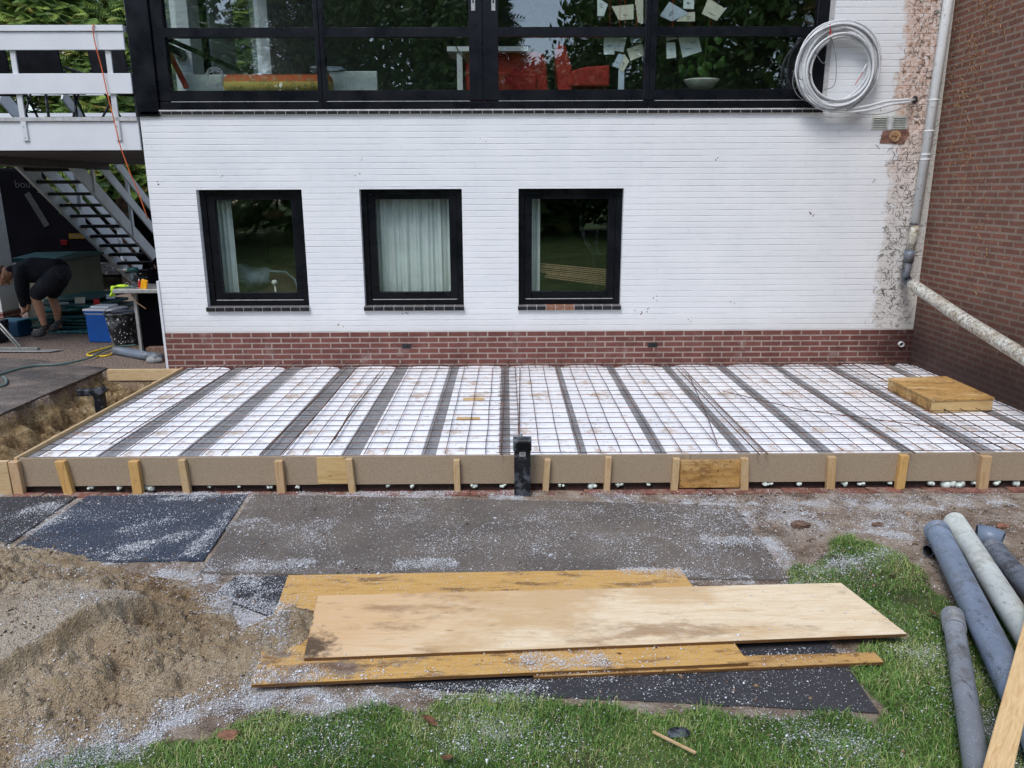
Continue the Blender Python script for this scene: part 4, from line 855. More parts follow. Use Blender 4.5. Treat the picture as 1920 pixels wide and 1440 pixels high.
# van behind
VN=thing('van','dark van parked behind the stairs with yellow number plate and faint lettering','van',(-9.1,8.5,ZT))
MB().prism([(-10.3,.25),(-7.7,.25),(-7.62,.5),(-7.66,1.4),(-7.85,2.25),(-8.0,2.36),(-10.2,2.36),(-10.38,2.2),(-10.4,.5)],7.0,11.5,'y').build('body',MAT['van'],VN,bevel=.05,seg=3)
MB().box(-10.3,-7.7,6.93,7.0,.3,.55).build('bumper',MAT['plastic_k'],VN,bevel=.02)
for x_ in (-10.0,-8.0): MB().tube([(x_-.12,8,.29),(x_+.12,8,.29)],.33,20).build('wheel',MAT['plastic_k'],VN)
MB().box(-8.75,-7.9,6.985,6.999,1.45,2.05).build('rear_window',MAT['glass'],VN)
p=GY(112,450,6.95);q=GY(126,460,6.95); MB().box(p.x,q.x,6.96,6.999,q.z,p.z).build('tail_light',MAT['dimred'],VN,bevel=.01)
p=GY(50,362,6.98);q=GY(88,424,6.98); MB().bar(Vector((p.x,6.99,p.z)),Vector((q.x,6.99,q.z)),.12,.01,(0,1,0)).build('grey_reflection',MAT['dimgrey'],VN)  # grey bar stands in for a reflection on the bodywork
p=GY(127,438,6.95);pz=p.z; o=MB().box(p.x,p.x+.5,6.98,6.999,pz-.10,pz).build('number_plate',MAT['plate'],VN)
def text(s,name,size,loc,mat,parent,rot=(R(90),0,0),ext=.001):
    cu=bpy.data.curves.new(name,'FONT'); cu.body=s; cu.size=size; cu.extrude=ext; t=bpy.data.objects.new(name,cu); C.objects.link(t)
    dg=bpy.context.evaluated_depsgraph_get(); me=bpy.data.meshes.new_from_object(t.evaluated_get(dg)); bpy.data.objects.remove(t)
    me.materials.clear(); me.materials.append(mat); o=bpy.data.objects.new(name,me); C.objects.link(o)
    off=Vector((0,0,0)); q=parent
    while q: off+=q.location; q=q.parent
    o.parent=parent; o.location=Vector(loc)-off; o.rotation_euler=rot; return o
text('VPB-18-S','plate_text',.105,(p.x+.02,6.978,pz-.085),MAT['ink'],o)
p=GY(28,352,6.98); text('bouw','lettering',.20,(p.x,6.985,p.z),MAT['dimgrey'],VN)
# storage box, wrapped sheets
T=thing('storage_box','olive green garden storage box with dark teal lid behind the worker','storage box',(-6.98,3.7,ZT))
MB().box(-7.28,-6.72,3.10,4.35,ZT,.90).build('body',MAT['boxg'],T,bevel=.015,seg=2)
MB().box(-7.26,-6.74,3.088,3.099,.02,.88).build('pale_front',MAT['boxl'],T,bevel=.004)  # front face set paler than the other sides of the box
mb=MB(); [mb.box(-6.719,-6.712,3.14,4.31,.1+.25*i,.115+.25*i) for i in range(4)]; mb.build('grooves',MAT['boxg'],T)
MB().prism([(3.04,.902),(4.40,.902),(4.40,.95),(3.6,1.0),(3.04,.96)],-7.34,-6.67,'x').build('lid',MAT['teal'],T,bevel=.012,seg=2)
random.seed(9)
T=thing('wrapped_sheets','untidy stack of teal film wrapped sheets between storage box and cooler','sheet stack',(-6.2,2.9,ZT))
for i in range(9):
    cx,cy=-6.12+random.uniform(-.12,.12),2.75+random.uniform(-.15,.15); z_=ZT+.02+.055*i; a=random.uniform(-.25,.25)
    wv=.62-.03*i; mb=MB(); n=10
    for r_ in range(n+1):
        pass
    X1=Vector((math.cos(a),math.sin(a),random.uniform(-.05,.05)))*wv; Y1=Vector((-math.sin(a),math.cos(a),0))*.45
    mb.obox((cx,cy,z_),X1,Y1,(0,0,.02)); mb.build('sheet',MAT['teal' if i%3 else 'teal2'],T,bevel=.01,seg=2)
for (px,py,w_,h_,mt,nm) in ((115,575,.16,.10,'card_w','paper_label'),(181,568,.05,.09,'red','red_pack'),(150,563,.10,.07,'card_c','paper_label'),(208,556,.09,.05,'card_b','paper_label')):
    p=GY(px,py,2.27); MB().obox(p,(w_*.6,.02,0),(0,.004,0),(0,.01,h_*.6)).build(nm,MAT[mt],T)
# cooler
p=GZ(192,642,ZT); cx,cy=-5.36,1.72
T=thing('cool_box','blue cool box with white lid standing behind the black bucket','cool box',(cx,cy,ZT))
a=-.12; ux=Vector((math.cos(a),math.sin(a),0)); uy=Vector((-math.sin(a),math.cos(a),0))
MB().obox((cx,cy,ZT+.19),ux*.20,uy*.15,(0,0,.19)).build('body',MAT['blue'],T,bevel=.02,seg=3)
MB().obox((cx,cy,ZT+.385),ux*.205,uy*.155,(0,0,.004)).build('white_stripe',MAT['white'],T)
MB().obox((cx,cy,ZT+.405),ux*.215,uy*.165,(0,0,.015)).build('lid_rim',MAT['blue'],T,bevel=.008)
MB().obox((cx,cy,ZT+.435),ux*.218,uy*.168,(0,0,.014)).build('lid',MAT['white'],T,bevel=.012,seg=2)
MB().obox((cx-.02,cy+.02,ZT+.465),ux*.13,uy*.11,(0,0,.015)).build('lid_step',MAT['white'],T,bevel=.012,seg=2)
# bucket
bxx,byy=-4.98,1.38
T=thing('bucket','black mortar bucket splashed with white next to the blue cool box','bucket',(bxx,byy,ZT))
prof=[(.0,.005),(.135,.0),(.15,.02),(.195,.40),(.205,.42),(.215,.42),(.215,.44),(.198,.44),(.19,.42),(.145,.03),(.0,.03)]
mb=MB(); n=28; vs=[(bxx+r_*math.cos(2*math.pi*k/n),byy+r_*math.sin(2*math.pi*k/n),ZT+z_) for r_,z_ in prof for k in range(n)]
mb.add(vs,[(i*n+k,i*n+(k+1)%n,(i+1)*n+(k+1)%n,(i+1)*n+k) for i in range(len(prof)-1) for k in range(n)]).build('pail',MAT['bucket'],T,smooth=True)
mb=MB(); vs=[(bxx,byy,ZT+.43)]+[(bxx+.2*math.cos(2*math.pi*k/n),byy+.2*math.sin(2*math.pi*k/n),ZT+.425+random.uniform(-.01,.012)) for k in range(n)]
mb.add(vs,[(0,1+k,1+(k+1)%n) for k in range(n)]).build('mortar_rags',MAT['bucket'],T)
pts=[(bxx+.21*math.cos(t),byy-.02,ZT+.44+.07*math.sin(t)) for t in np.linspace(0,math.pi,14)]; MB().tube(pts,.004,6).build('handle',MAT['steel'],T)
mb=MB()
for i in range(60):
    a=random.uniform(-2.9,-.3); z_=random.uniform(.05,.38); r_=.153+.045*(z_/.4)+.001; s_=random.uniform(.002,.009)
    mb.ell((bxx+r_*math.cos(a),byy+r_*math.sin(a),ZT+z_),s_,s_*.25,s_*random.uniform(.7,1.8),4,6,Matrix.Rotation(a+math.pi/2,3,'Z'))
mb.build('paint_splashes',MAT['white'],T)
# black work table with board
T=thing('work_table','black sheet metal work table standing against the left corner of the house','work table',(-4.25,.75,ZT))
a0=GY(218,541,.55); a1=GY(288,541,.55)
MB().box(a0.x,-3.90,.45,1.10,a0.z-.045,a0.z).build('table_top',MAT['alu'],T,bevel=.006)
tz=a0.z
MB().box(-4.37,-3.85,.60,.62,ZT,tz-.046).build('dark_panel',MAT['van'],T); MB().box(-4.41,-4.375,.57,.61,ZT-.02,tz-.046).build('leg',MAT['alu'],T,bevel=.003)
MB().box(-4.45,-4.42,1.02,1.06,ZT,tz-.046).build('leg',MAT['alu'],T,bevel=.003)
pts=[(-3.90,tz+.001),(-4.42,tz+.001),(-4.42,tz+.15),(-4.32,tz+.30),(-4.15,tz+.42),(-3.90,tz+.47)]
MB().prism(pts,1.02,1.04,'y').build('arched_back',MAT['van'],T,bevel=.004)
# things on the table
yt=.62
def onT(px,dy=0): return GY(px,536,yt+dy).x
T=thing('cordless_drill','grey green cordless drill lying on the work table','drill',(onT(245),yt+.1,tz))
x_=onT(247,.1); MB().tube([(x_-.02,yt+.1,tz+.20),(x_+.09,yt+.1,tz+.20)],.032,14).build('motor_housing',MAT['teal'],T,smooth=True)
MB().tube([(x_-.02,yt+.1,tz+.2),(x_-.07,yt+.1,tz+.2)],[.026,.018],12).build('chuck',MAT['steel'],T); MB().tube([(x_-.07,yt+.1,tz+.2),(x_-.15,yt+.1,tz+.2)],.005,6).build('drill_bit',MAT['steel'],T)
MB().bar((x_+.05,yt+.1,tz+.19),(x_+.07,yt+.1,tz+.05),.035,.045,(1,0,0)).build('grip',MAT['plastic_k'],T,bevel=.008); MB().box(x_+.02,x_+.12,yt+.06,yt+.14,tz+.001,tz+.055).build('battery',MAT['plastic_k'],T,bevel=.008)
for px,lab in ((262,'small red bottle with white cap standing on the work table'),(270,'short red tube beside the orange block on the table')):
    x_=onT(px); T=thing('bottle',lab,'bottle',(x_,yt,tz),'red bottles on the work table'); MB().tube([(x_,yt,tz+.001),(x_,yt,tz+.07),(x_,yt,tz+.085)],[.016,.016,.008],12).build('body',MAT['red'],T); MB().tube([(x_,yt,tz+.086),(x_,yt,tz+.105)],[.008,.004],10).build('cap',MAT['white'],T)
x_=onT(278); T=thing('ribbed_block','orange ribbed plastic block leaning on the work table','plastic block',(x_,yt-.04,tz))
cb=Vector((x_,yt-.1,tz+.045)); MB().obox(cb,Vector((.035,0,-.008)),(0,.012,0),Vector((.014,0,.06))).build('body',MAT['amber'],T,bevel=.004)
mb=MB(); [mb.obox(cb+Vector((.014,0,.06))*t+Vector((0,-.0135,0)),(.028,0,-.006),(0,.0015,0),(.001,0,.003)) for t in (-.7,-.35,0,.35,.7)]; mb.build('ribs',MAT['yellow'],T)
x_=onT(225); T=thing('work_gloves','lime green work gloves draped over the left end of the table','gloves',(x_,yt-.05,tz))
g1=MB(); g1.ell((x_+.03,yt,tz+.022),.085,.045,.018,8,12); [g1.tube([(x_-.02,yt-.03+.018*i,tz+.02),(x_-.09,yt-.04+.02*i,tz+.012)],[.011,.009],8) for i in range(4)]; g1.build('glove',MAT['lime'],T,smooth=True)
g2=MB(); g2.ell((x_-.075,yt-.03,tz-.02),.022,.03,.05,8,12); [g2.tube([(x_-.085,yt-.05+.016*i,tz-.05),(x_-.11+.012*i,yt-.05+.016*i,tz-.10)],[.010,.008],8) for i in range(4)]; g2.build('glove',MAT['lime'],T,smooth=True)
x_=onT(240); MB().tube([(x_,yt-.03,tz+.004),(x_-.02,yt-.03,tz+.05),(x_+.01,yt-.03,tz+.07),(x_+.03,yt-.03,tz+.05),(x_+.02,yt-.03,tz+.004)],.004,6).build('wire_hook',MAT['steel'],label='bent steel hook among the tools on the work table',cat='hook')
mb=MB(); [mb.tube([(x_+.0+.01*i,yt-.05,tz+.008),(x_+.06+.01*i,yt-.05+.01*i,tz+.02),(x_+.10,yt-.07,tz+.008)],.006,6) for i in range(5)]; mb.build('cable_bundle',MAT['hose_g'],label='small grey green cable bundle on the work table',cat='cable',smooth=True)
MB().tube([(-4.42,.56,tz-.06),(-4.36,.54,tz-.16),(-4.26,.54,tz-.24)],.007,6).build('hanging_wire',MAT['lath'],label='short brown wire hanging below the table top',cat='wire',smooth=True)
# grey drain pipe at the corner, brick, mortar lump, hoses
p0=GZ(217,657,ZT+.05);p1=GZ(300,672,ZT+.05)
T=thing('drain_pipe','grey drain pipe lying from bucket to house corner on the gravel','drain pipe',(-4.4,.5,ZT))
MB().pipe([p0,p0.lerp(p1,.5),p0.lerp(p1,.82)],.055,.004,18).build('pipe',MAT['pvc_grey'],T,smooth=True); MB().tube([p0.lerp(p1,.80),p1],.064,18).build('socket',MAT['pvc_grey'],T,smooth=True)
p=GZ(290,680,ZT); MB().ell((p.x,p.y,ZT+.03),.10,.06,.05,8,10).build('mortar_lump',MAT['conc'],label='grey lump of mortar under the drain pipe end at the house corner',cat='mortar lump',smooth=True)
MB().obox((-4.14,.50,ZT+.11),(.13,.01,0),(0,.055,0),(0,0,.045)).build('loose_brick',MAT['stone'],label='brown brick lying in front of the black table panel',cat='brick',bevel=.006)
MB().obox((-4.12,.44,ZT+.03),(.12,-.01,0),(0,.055,0),(0,0,.032)).build('loose_brick',MAT['redst'],label='reddish flat brick under the brown brick by the drain pipe',cat='brick',bevel=.006)
def gp(pts,z,n=6):
    P=[GZ(a,b,z) for a,b in pts]; out=[]
    for i in range(len(P)-1):
        p0=P[max(i-1,0)];p1=P[i];p2_=P[i+1];p3=P[min(i+2,len(P)-1)]
        for j in range(n):
            t=j/n; out.append(.5*((2*p1)+(p2_-p0)*t+(2*p0-5*p1+4*p2_-p3)*t*t+(3*p1-p0-3*p2_+p3)*t**3))
    return out+[P[-1]]
MB().tube(gp([(-30,722),(0,702),(60,686),(110,683),(165,672),(200,655),(222,650),(255,647)],ZT+.036),.012,8).build('garden_hose',MAT['hose_g'],label='grey green garden hose snaking over gravel and mat at the left',cat='hose',smooth=True)
MB().tube(gp([(-25,730),(8,722),(12,712),(5,706)],ZT+.036),.012,8).build('garden_hose',MAT['hose_g'],label='short loop of grey green hose at the left picture edge',cat='hose',smooth=True)
MB().tube(gp([(215,648),(190,655),(165,663),(170,667),(205,666),(225,650),(250,648)],ZT+.012),.010,8).build('yellow_hose',MAT['yellow'],label='yellow hose loop on the gravel in front of the bucket',cat='hose',smooth=True)
p=GZ(236,648,ZT); MB().ell((p.x,p.y,ZT+.03),.07,.03,.03,6,9).build('paper_scrap',MAT['white'],label='crumpled white paper at the foot of the bucket',cat='paper')
# terrace mat with overhang, trench pipe
mb=MB(); P4=[(-4.50,-.02),(-4.53,-1.2),(-4.53,-2.15),(-7.2,-2.2),(-7.2,.75),(-5.6,.45)]
mb.prism(P4,ZT+.006,ZT+.020); mb.build('ground_mat',MAT['mat_terr'],label='large dark gritty mat on the terrace beside the trench',cat='ground mat',group=mg); FLAT.append((P4,ZT+.026))
T=thing('drain_outlet','black square drain pipe with elbow standing in the sandy trench','drain pipe',(-4.12,-.95,-.7))
MB().box(-4.165,-4.075,-1.0,-.91,-.7,-.02).build('upright',MAT['plastic_k'],T,bevel=.012,seg=2); MB().box(-4.33,-4.166,-.995,-.915,-.095,-.025).build('arm',MAT['plastic_k'],T,bevel=.012,seg=2); MB().obox((-4.10,-.955,-.05),(.04,0,.03),(0,.052,0),(-.02,0,.03)).build('elbow',MAT['plastic_k'],T,bevel=.01)
# bull float
T=thing('bull_float','long grey bull float trowel lying on the gravel at the far left','bull float',tuple(GZ(60,654,ZT)))
a=GZ(-40,657,ZT+.02);b=GZ(108,657,ZT+.02); MB().prism([(a.x,a.y-.05),(b.x-.06,b.y-.07),(b.x+.05,b.y+.06),(a.x,a.y+.10)],ZT+.012,ZT+.022).build('blade',MAT['alu'],T,bevel=.002)
MB().bar(Vector((a.x,a.y+.03,ZT+.04)),Vector((b.x-.25,b.y+.03,ZT+.04)),.05,.03).build('spine',MAT['steel'],T,bevel=.004)
p=GZ(40,652,ZT+.05); q=GY(-6,600,1.3); MB().tube([p,p.lerp(q,2.2)],.016,10).build('handle',MAT['steel'],T,smooth=True); MB().tube([p+Vector((-.04,0,0)),p.lerp(q,2.2)+Vector((-.04,0,-.03))],.010,8).build('brace',MAT['steel'],T,smooth=True)
# tool tub + blue bag near worker
T=thing('tool_bucket','black tool tub with yellow label at the left edge beside the worker','tool tub',(-6.75,1.55,ZT))
p=GZ(8,650,ZT); X0,Y0=-6.85,1.62
MB().prism([(X0-.16,ZT),(X0+.13,ZT),(X0+.17,ZT+.30),(X0-.20,ZT+.30)],Y0-.13,Y0+.13,'y').build('tub',MAT['plastic_k'],T,bevel=.015,seg=2); MB().box(X0-.10,X0+.12,Y0-.136,Y0-.131,ZT+.15,ZT+.25).build('yellow_label',MAT['yellow'],T)
mb=MB(); [mb.tube([(X0-.15+.05*i,Y0-.05+.03*(i%3),ZT+.2),(X0-.13+.055*i,Y0-.04,ZT+.36+.02*(i%2))],.014,8) for i in range(6)]; mb.build('tool_handles',MAT['blkfab'],T)
T=thing('tool_case','dark blue tool case standing between tub and work shoes','tool case',(-6.75,2.2,ZT))
p=GZ(32,632,ZT); MB().obox((-6.88,2.14,ZT+.11),(.17,-.02,0),(.02,.13,0),(0,0,.11)).build('body',simple('navy_case',(.006,.045,.10),.35),T,bevel=.02,seg=2); MB().obox((-6.88,2.13,ZT+.225),(.17,-.02,0),(.02,.12,0),(0,0,.006)).build('lid',simple('light_blue_lid',(.10,.25,.35),.35),T)
# ------------------------------------------------------------------ orange rope
pts=path([(176,96),(174,60),(176,47)],.05,4)[:-1]+path([(176,47),(174,52),(178,80),(190,125),(200,170),(213,222),(226,275),(236,303)],-.075)
pts+= [GY(244,325,-.06),GY(256,352,-.05),GY(268,385,-.04),GY(277,410,-.04)]
MB().tube(pts,.0055,6).build('rope',MAT['orange'],label='thin orange rope hanging over the white balcony rail',cat='rope',smooth=True)
# ------------------------------------------------------------------ balcony furniture
def gchair(x_,y_,rz,label,lean=.25):
    z_=2.60; T=thing('garden_chair',label,'garden chair',(x_,y_,z_),'black chairs on the balcony'); M_=Matrix.Rotation(rz,3,'Z')
    def P(a,b,c): return Vector((x_,y_,z_))+M_@Vector((a,b,c))
    MB().obox(P(0,0,.42),M_@Vector((.26,0,0)),M_@Vector((0,.24,0)),(0,0,.015)).build('seat',MAT['blkfab'],T,bevel=.008)
    a=P(0,.24,.44);b=P(0,.24+lean*.6,1.02); u=(b-a); MB().obox((a+b)/2,M_@Vector((.25,0,0)),u/2,u.cross(M_@Vector((1,0,0))).normalized()*.012).build('backrest',MAT['blkfab'],T,bevel=.008)
    for sx in (-1,1):
        MB().tube([P(.26*sx,-.22,0),P(.26*sx,.28,.60)],.013,8).build('leg',MAT['plastic_k'],T,smooth=True); MB().tube([P(.26*sx,.30,0),P(.26*sx,-.2,.62)],.013,8).build('leg',MAT['plastic_k'],T,smooth=True)
        MB().bar(P(.27*sx,-.22,.63),P(.27*sx,.28,.63),.045,.02).build('armrest',MAT['plastic_k'],T,bevel=.004)
gchair(-5.15,.85,math.pi+.1,'black folding garden chair left of the balcony table'); gchair(-4.35,1.0,math.pi-.3,'black folding garden chair beside the black corner post',.15); gchair(-5.9,1.0,math.pi+.3,'black folding garden chair at the left picture edge')
MB().box(-6.3,-4.75,2.6,2.9,2.601,2.90).build('planter_box',MAT['van'],label='long black planter box at the back of the balcony deck',cat='planter')
T=thing('garden_table','low dark blue garden table behind the balcony boards','garden table',(-5.0,1.9,2.6))
MB().box(-5.75,-4.45,1.45,2.3,3.245,3.285).build('table_top',simple('blue_black_top',(.02,.028,.05),.3),T,bevel=.01)
for x_,y_ in ((-5.65,1.55),(-4.55,1.55),(-5.65,2.2),(-4.55,2.2)): MB().tube([(x_,y_,2.6),(x_*.98-.1,y_,3.245)],.018,8).build('leg',MAT['plastic_k'],T)
# ------------------------------------------------------------------ inside the rooms, seen through the glass
def radiator(x0,x1,z0,z1,y,label):
    T=thing('radiator',label,'radiator',((x0+x1)/2,y,z0),'radiators behind the window band'); MB().box(x0,x1,y,y+.06,z0,z1).build('panel',MAT['rad'],T,bevel=.008,seg=2)
    mb=MB(); n=int((x1-x0)/.035); [mb.box(x0+.02+.035*i,x0+.035+.035*i,y-.006,y-.0005,z0+.02,z1-.06) for i in range(n)]; mb.build('ribs',MAT['rad'],T)
p=GY(340,138,.35);q=GY(425,138,.35); radiator(p.x,q.x+1.4,2.45,p.z,.42,'white ribbed radiator behind the rolled towel in the first pane')
p=GY(625,133,.35);q=GY(706,133,.35); radiator(p.x-.05,q.x,2.45,p.z,.36,'white ribbed radiator in the second pane right of the towel roll')
p=GY(422,141,.3);q=GY(622,141,.3); T=MB(); n=18
T.tube([(p.x,.28,p.z-.10),(p.x+.04,.28,p.z-.10),(q.x-.03,.28,p.z-.10),(q.x,.28,p.z-.10)],[.07,.105,.105,.075],20); T.build('rolled_blanket',MAT['towel'],label='orange and yellow patterned blanket roll on the sill of the left panes',cat='blanket',smooth=True)
p=GY(400,140,.25); mb=MB(); random.seed(3)
for i in range(5):
    a0=random.uniform(0,6); mb.tube([(p.x+(.07+.01*i)*math.cos(a0+t)*(1+.2*math.sin(2*t)),.26+.006*i,p.z-.03+(.06+.012*i)*math.sin(a0+t)) for t in np.linspace(0,6,20)],.004,5)
mb.build('rope_tangle',MAT['cable'],label='tangled white cord beside the rolled blanket',cat='cord',smooth=True)
mb=MB(); p=GY(318,100,.25);q=GY(350,165,.25); mb.bar(p,q,.05,.03,(0,1,0)); mb.build('red_tool',MAT['redcl'],label='dark red bar leaning inside the far left pane',cat='bar')
p=GY(312,72,.3);q=GY(470,142,.55); MB().bar(p,q,.05,.07,(0,1,0)).build('black_beam',MAT['black'],label='black diagonal beam behind the far left pane',cat='beam')
p=GY(575,128,.4);q=GY(655,128,.4); mb=MB(); [mb.obox(((p.x+q.x)/2+random.uniform(-.03,.03),.45,p.z-.03+.012*i),(.16,.03*random.uniform(-1,1),0),(0,.1,0),(0,0,.004)) for i in range(4)]; mb.build('magazine_stack',MAT['card_b'],label='loose magazines stacked on top of the towel and radiator',cat='magazines')
# white desk leg
p=GY(838,87,.7);q=GY(880,170,.7); T=thing('desk','narrow white desk edge with leg left of the double centre post','desk',(p.x,.7,2.42))
MB().box(p.x,p.x+.9,.7,1.2,p.z-.05,p.z).build('desk_top',MAT['white'],T); mx_=GY(861,90,.7).x; MB().box(mx_-.03,mx_+.03,.72,.78,2.42,p.z-.051).build('leg',MAT['white'],T)
MB().tube(path([(850,75),(862,100),(875,115),(882,122)],.66,4),.006,6).build('desk_cable',MAT['ink'],T)
# red slip covered seats
def px3(x_,y_,Y): return GY(x_,y_,Y)
a=px3(930,92,.8);b=px3(1036,165,.8)
T=thing('covered_armchair','wide red cotton covered armchair right of the double centre post','armchair',((a.x+b.x)/2,1.0,2.42))
MB().prism([(a.x-.35,2.45),(b.x-.01,2.45),(b.x-.07,a.z-.10),(b.x-.14,a.z-.03),(a.x-.35,a.z+.01)],.8,1.3,'y').build('cover',MAT['redcl'],T,bevel=.03,seg=3)
MB().prism([(a.x-.3,2.5),(b.x-.20,2.48),(b.x-.18,a.z-.27),(a.x-.3,a.z-.23)],.74,.799,'y').build('front_flap',MAT['redcl'],T,bevel=.02,seg=2)
a=px3(1044,82,.7);b=px3(1143,162,.7); m1=px3(1064,125,.7); s1_=px3(1143,122,.7)
T=thing('covered_chair','red covered chair seen from the side, facing right','chair',((a.x+b.x)/2,.95,2.42))
MB().prism([(m1.x-.03,2.5),(m1.x+.07,2.5),(m1.x+.05,m1.z),(a.x+.09,a.z),(a.x+.0,a.z-.01),(a.x-.01,a.z-.2)],.7,1.1,'y').build('back',MAT['redcl'],T,bevel=.02,seg=2)
MB().prism([(m1.x+.0,b.z),(b.x,b.z-.0),(s1_.x,s1_.z),(s1_.x-.25,s1_.z-.015),(m1.x+.05,m1.z-.04)],.69,1.12,'y').build('seat',MAT['redcl'],T,bevel=.02,seg=2)
for xx in (m1.x+.05,b.x-.06): MB().box(xx,xx+.03,.75,.78,2.42,b.z+.02).build('leg',MAT['lath'],T)
# cards hanging
CARDS=[([(1132,69),(1152,69),(1152,102),(1132,102)],'card_w','pale rectangular card, leftmost of those hanging in the third pane'),
([(1152,67),(1175,69),(1169,98),(1148,94)],'card_w','pale tilted card overlapping the leftmost card in the third pane'),([(1182,65),(1202,66),(1202,80),(1182,80)],'card_b','small bluish card hanging just below the bar of the third pane'),
([(1175,92),(1204,82),(1209,103),(1182,114)],'card_c','cream card hanging by a red thread next to the post'),([(1160,100),(1171,103),(1160,128),(1148,124)],'card_b','small grey card tilted above the grey strip'),([(1171,101),(1180,115),(1168,136),(1158,126)],'card_c','small pinkish card folded beside the grey tilted card'),
([(1248,62),(1275,62),(1270,72),(1250,77)],'card_w','small card at the top left of the fourth pane'),([(1270,61),(1308,61),(1316,96),(1280,108)],'card_w','largest white card hanging in the fourth pane'),([(1249,80),(1266,79),(1268,108),(1250,110)],'card_w','narrow upright card left of the largest white card'),
([(1319,60),(1344,60),(1344,68),(1319,68)],'card_b','thin bluish card edge right of the largest white card'),([(1237,30),(1255,3),(1292,25),(1260,40)],'card_b','large blue grey card turned on its corner above the bar'),([(1282,24),(1303,22),(1303,40),(1268,40)],'card_c','grey card partly behind the blue grey card above the bar'),
([(1282,-5),(1302,-5),(1301,17),(1281,16)],'card_w','narrow card at the top edge above the blue grey card'),([(1328,-4),(1361,17),(1344,39),(1316,26)],'card_c','cream card with dark blot turned on its corner'),([(1147,12),(1188,8),(1188,36),(1160,38)],'card_c','dull green grey card above the bar of the third pane'),
([(1190,-5),(1206,-5),(1206,45),(1196,42)],'card_c','tall narrow beige card beside the post above the bar'),([(1120,-5),(1140,8),(1132,30),(1120,30)],'card_w','pale card farthest left above the bar')]
for i,(q,mt,lab) in enumerate(CARDS):
    Y_=.10+.004*(i%4); vs=[GY(a,b,Y_) for a,b in q]; c_=sum(vs,Vector())/4; T=thing('greeting_card',lab,'card',tuple(c_),'cards hanging behind the right panes')
    mb=MB(); mb.prism([(v.x,v.z) for v in vs],Y_,Y_+.002,'y'); mb.build('sheet',MAT[mt],T)
    mk=MB(); rc=random.Random(i)
    for q_ in range(rc.randint(1,3)):
        u0=rc.uniform(.2,.5); v0=rc.uniform(.25,.8); A_=vs[0].lerp(vs[1],u0).lerp(vs[3].lerp(vs[2],u0),v0); B_=vs[0].lerp(vs[1],u0+.3).lerp(vs[3].lerp(vs[2],u0+.3),v0+.02); mk.bar(Vector((A_.x,Y_-.0012,A_.z)),Vector((B_.x,Y_-.0012,B_.z)),.0015,.004,(0,0,1))
    mk.build('pen_marks',MAT['ink'],T)
    MB().tube([c_+Vector((0,.002,0)),Vector((c_.x,Y_+.002,4.6))],.0012,4).build('thread',MAT['red'],T)
a=px3(1160,128,.11);b=px3(1170,162,.11); MB().box(a.x,b.x,.11,.125,2.80,a.z).build('paper_strip',MAT['card_b'],label='upright grey strip below the tilted cards',cat='paper strip')
# plant pot
p=px3(1318,150,.2); T=thing('potted_plant','leafy house plant in a cream bowl on the sill of the fourth pane','potted plant',(p.x,.25,2.9))
pr=[(.0,-.07),(.13,-.07),(.185,.0),(.19,.012),(.18,.012),(.12,-.05),(0,-.05)]; n=24
MB().add([(p.x+r_*math.cos(2*math.pi*k/n),.27+r_*.8*math.sin(2*math.pi*k/n),p.z+z_) for r_,z_ in pr for k in range(n)],[(i*n+k,i*n+(k+1)%n,(i+1)*n+(k+1)%n,(i+1)*n+k) for i in range(len(pr)-1) for k in range(n)]).build('bowl',MAT['pot'],T,smooth=True)
MB().tube([(p.x+.02,.27,p.z-.04),(p.x+.03,.27,p.z+.3),(p.x+.06,.27,p.z+.75)],.006,6).build('stem',MAT['leafl'],T)
random.seed(12)
for i in range(20):
    a=random.uniform(0,6.28); r_=random.uniform(.03,.26); c_=Vector((p.x-.02+r_*math.cos(a)*1.1,.27+.12*math.sin(a),p.z+random.uniform(.02,.42))); s_=random.uniform(.028,.055); t=random.uniform(-.6,.6)
    rot=Matrix.Rotation(t,3,'Y')@Matrix.Rotation(random.uniform(-.5,.5),3,'X'); ol=[(0,-1.25),(.5,-.6),(.8,.1),(.6,.75),(.18,.95),(0,.75),(-.18,.95),(-.6,.75),(-.8,.1),(-.5,-.6)]
    vs=[c_+rot@Vector((u*s_,.012*abs(u),v*s_)) for u,v in ol]+[c_+rot@Vector((0,-.012,0))]; MB().add(vs,[(k,(k+1)%10,10) for k in range(10)]).build('leaf',MAT['leafl'],T)
# curtains
def curtain(x0,x1,z0,z1,y,label,folds):
    n=int((x1-x0)/.008); vs=[];ph=[random.uniform(0,6) for _ in range(4)]
    for j,z_ in enumerate(np.linspace(z0,z1,9)):
        for i in range(n+1):
            u=i/n; xx=x0+(x1-x0)*u
            dy=.022*math.sin(u*folds*6.28+ph[0]+.4*math.sin(u*9+ph[1])+.15*(j-4)*.5)+.010*math.sin(u*folds*2.7*6.28+ph[2])+.006*math.sin(u*folds*5.1*6.28+ph[3]+j*.3); vs.append((xx,y+dy,z_))
    fs=[(j*(n+1)+i,j*(n+1)+i+1,(j+1)*(n+1)+i+1,(j+1)*(n+1)+i) for j in range(8) for i in range(n)]
    o=MB().add(vs,fs).build('curtain',MAT['curt'],label=label,cat='curtain',group='curtains in the small windows',smooth=True); s_=o.modifiers.new('t','SOLIDIFY'); s_.thickness=.003
curtain(-3.22,GY(441,460,.3).x,.62,1.9,.30,'gathered white curtain at the left side of the left small window',3)
curtain(-1.53,-.50,.62,1.9,.27,'closed white curtain filling the middle small window',8)
curtain(.22,GY(1012,460,.3).x,.62,1.9,.30,'narrow strip of white curtain at the left of the right small window',1.5)
T=thing('covered_sofa','brown seat back with a clear plastic cover in the left small window','sofa',(-2.6,.9,-.1))
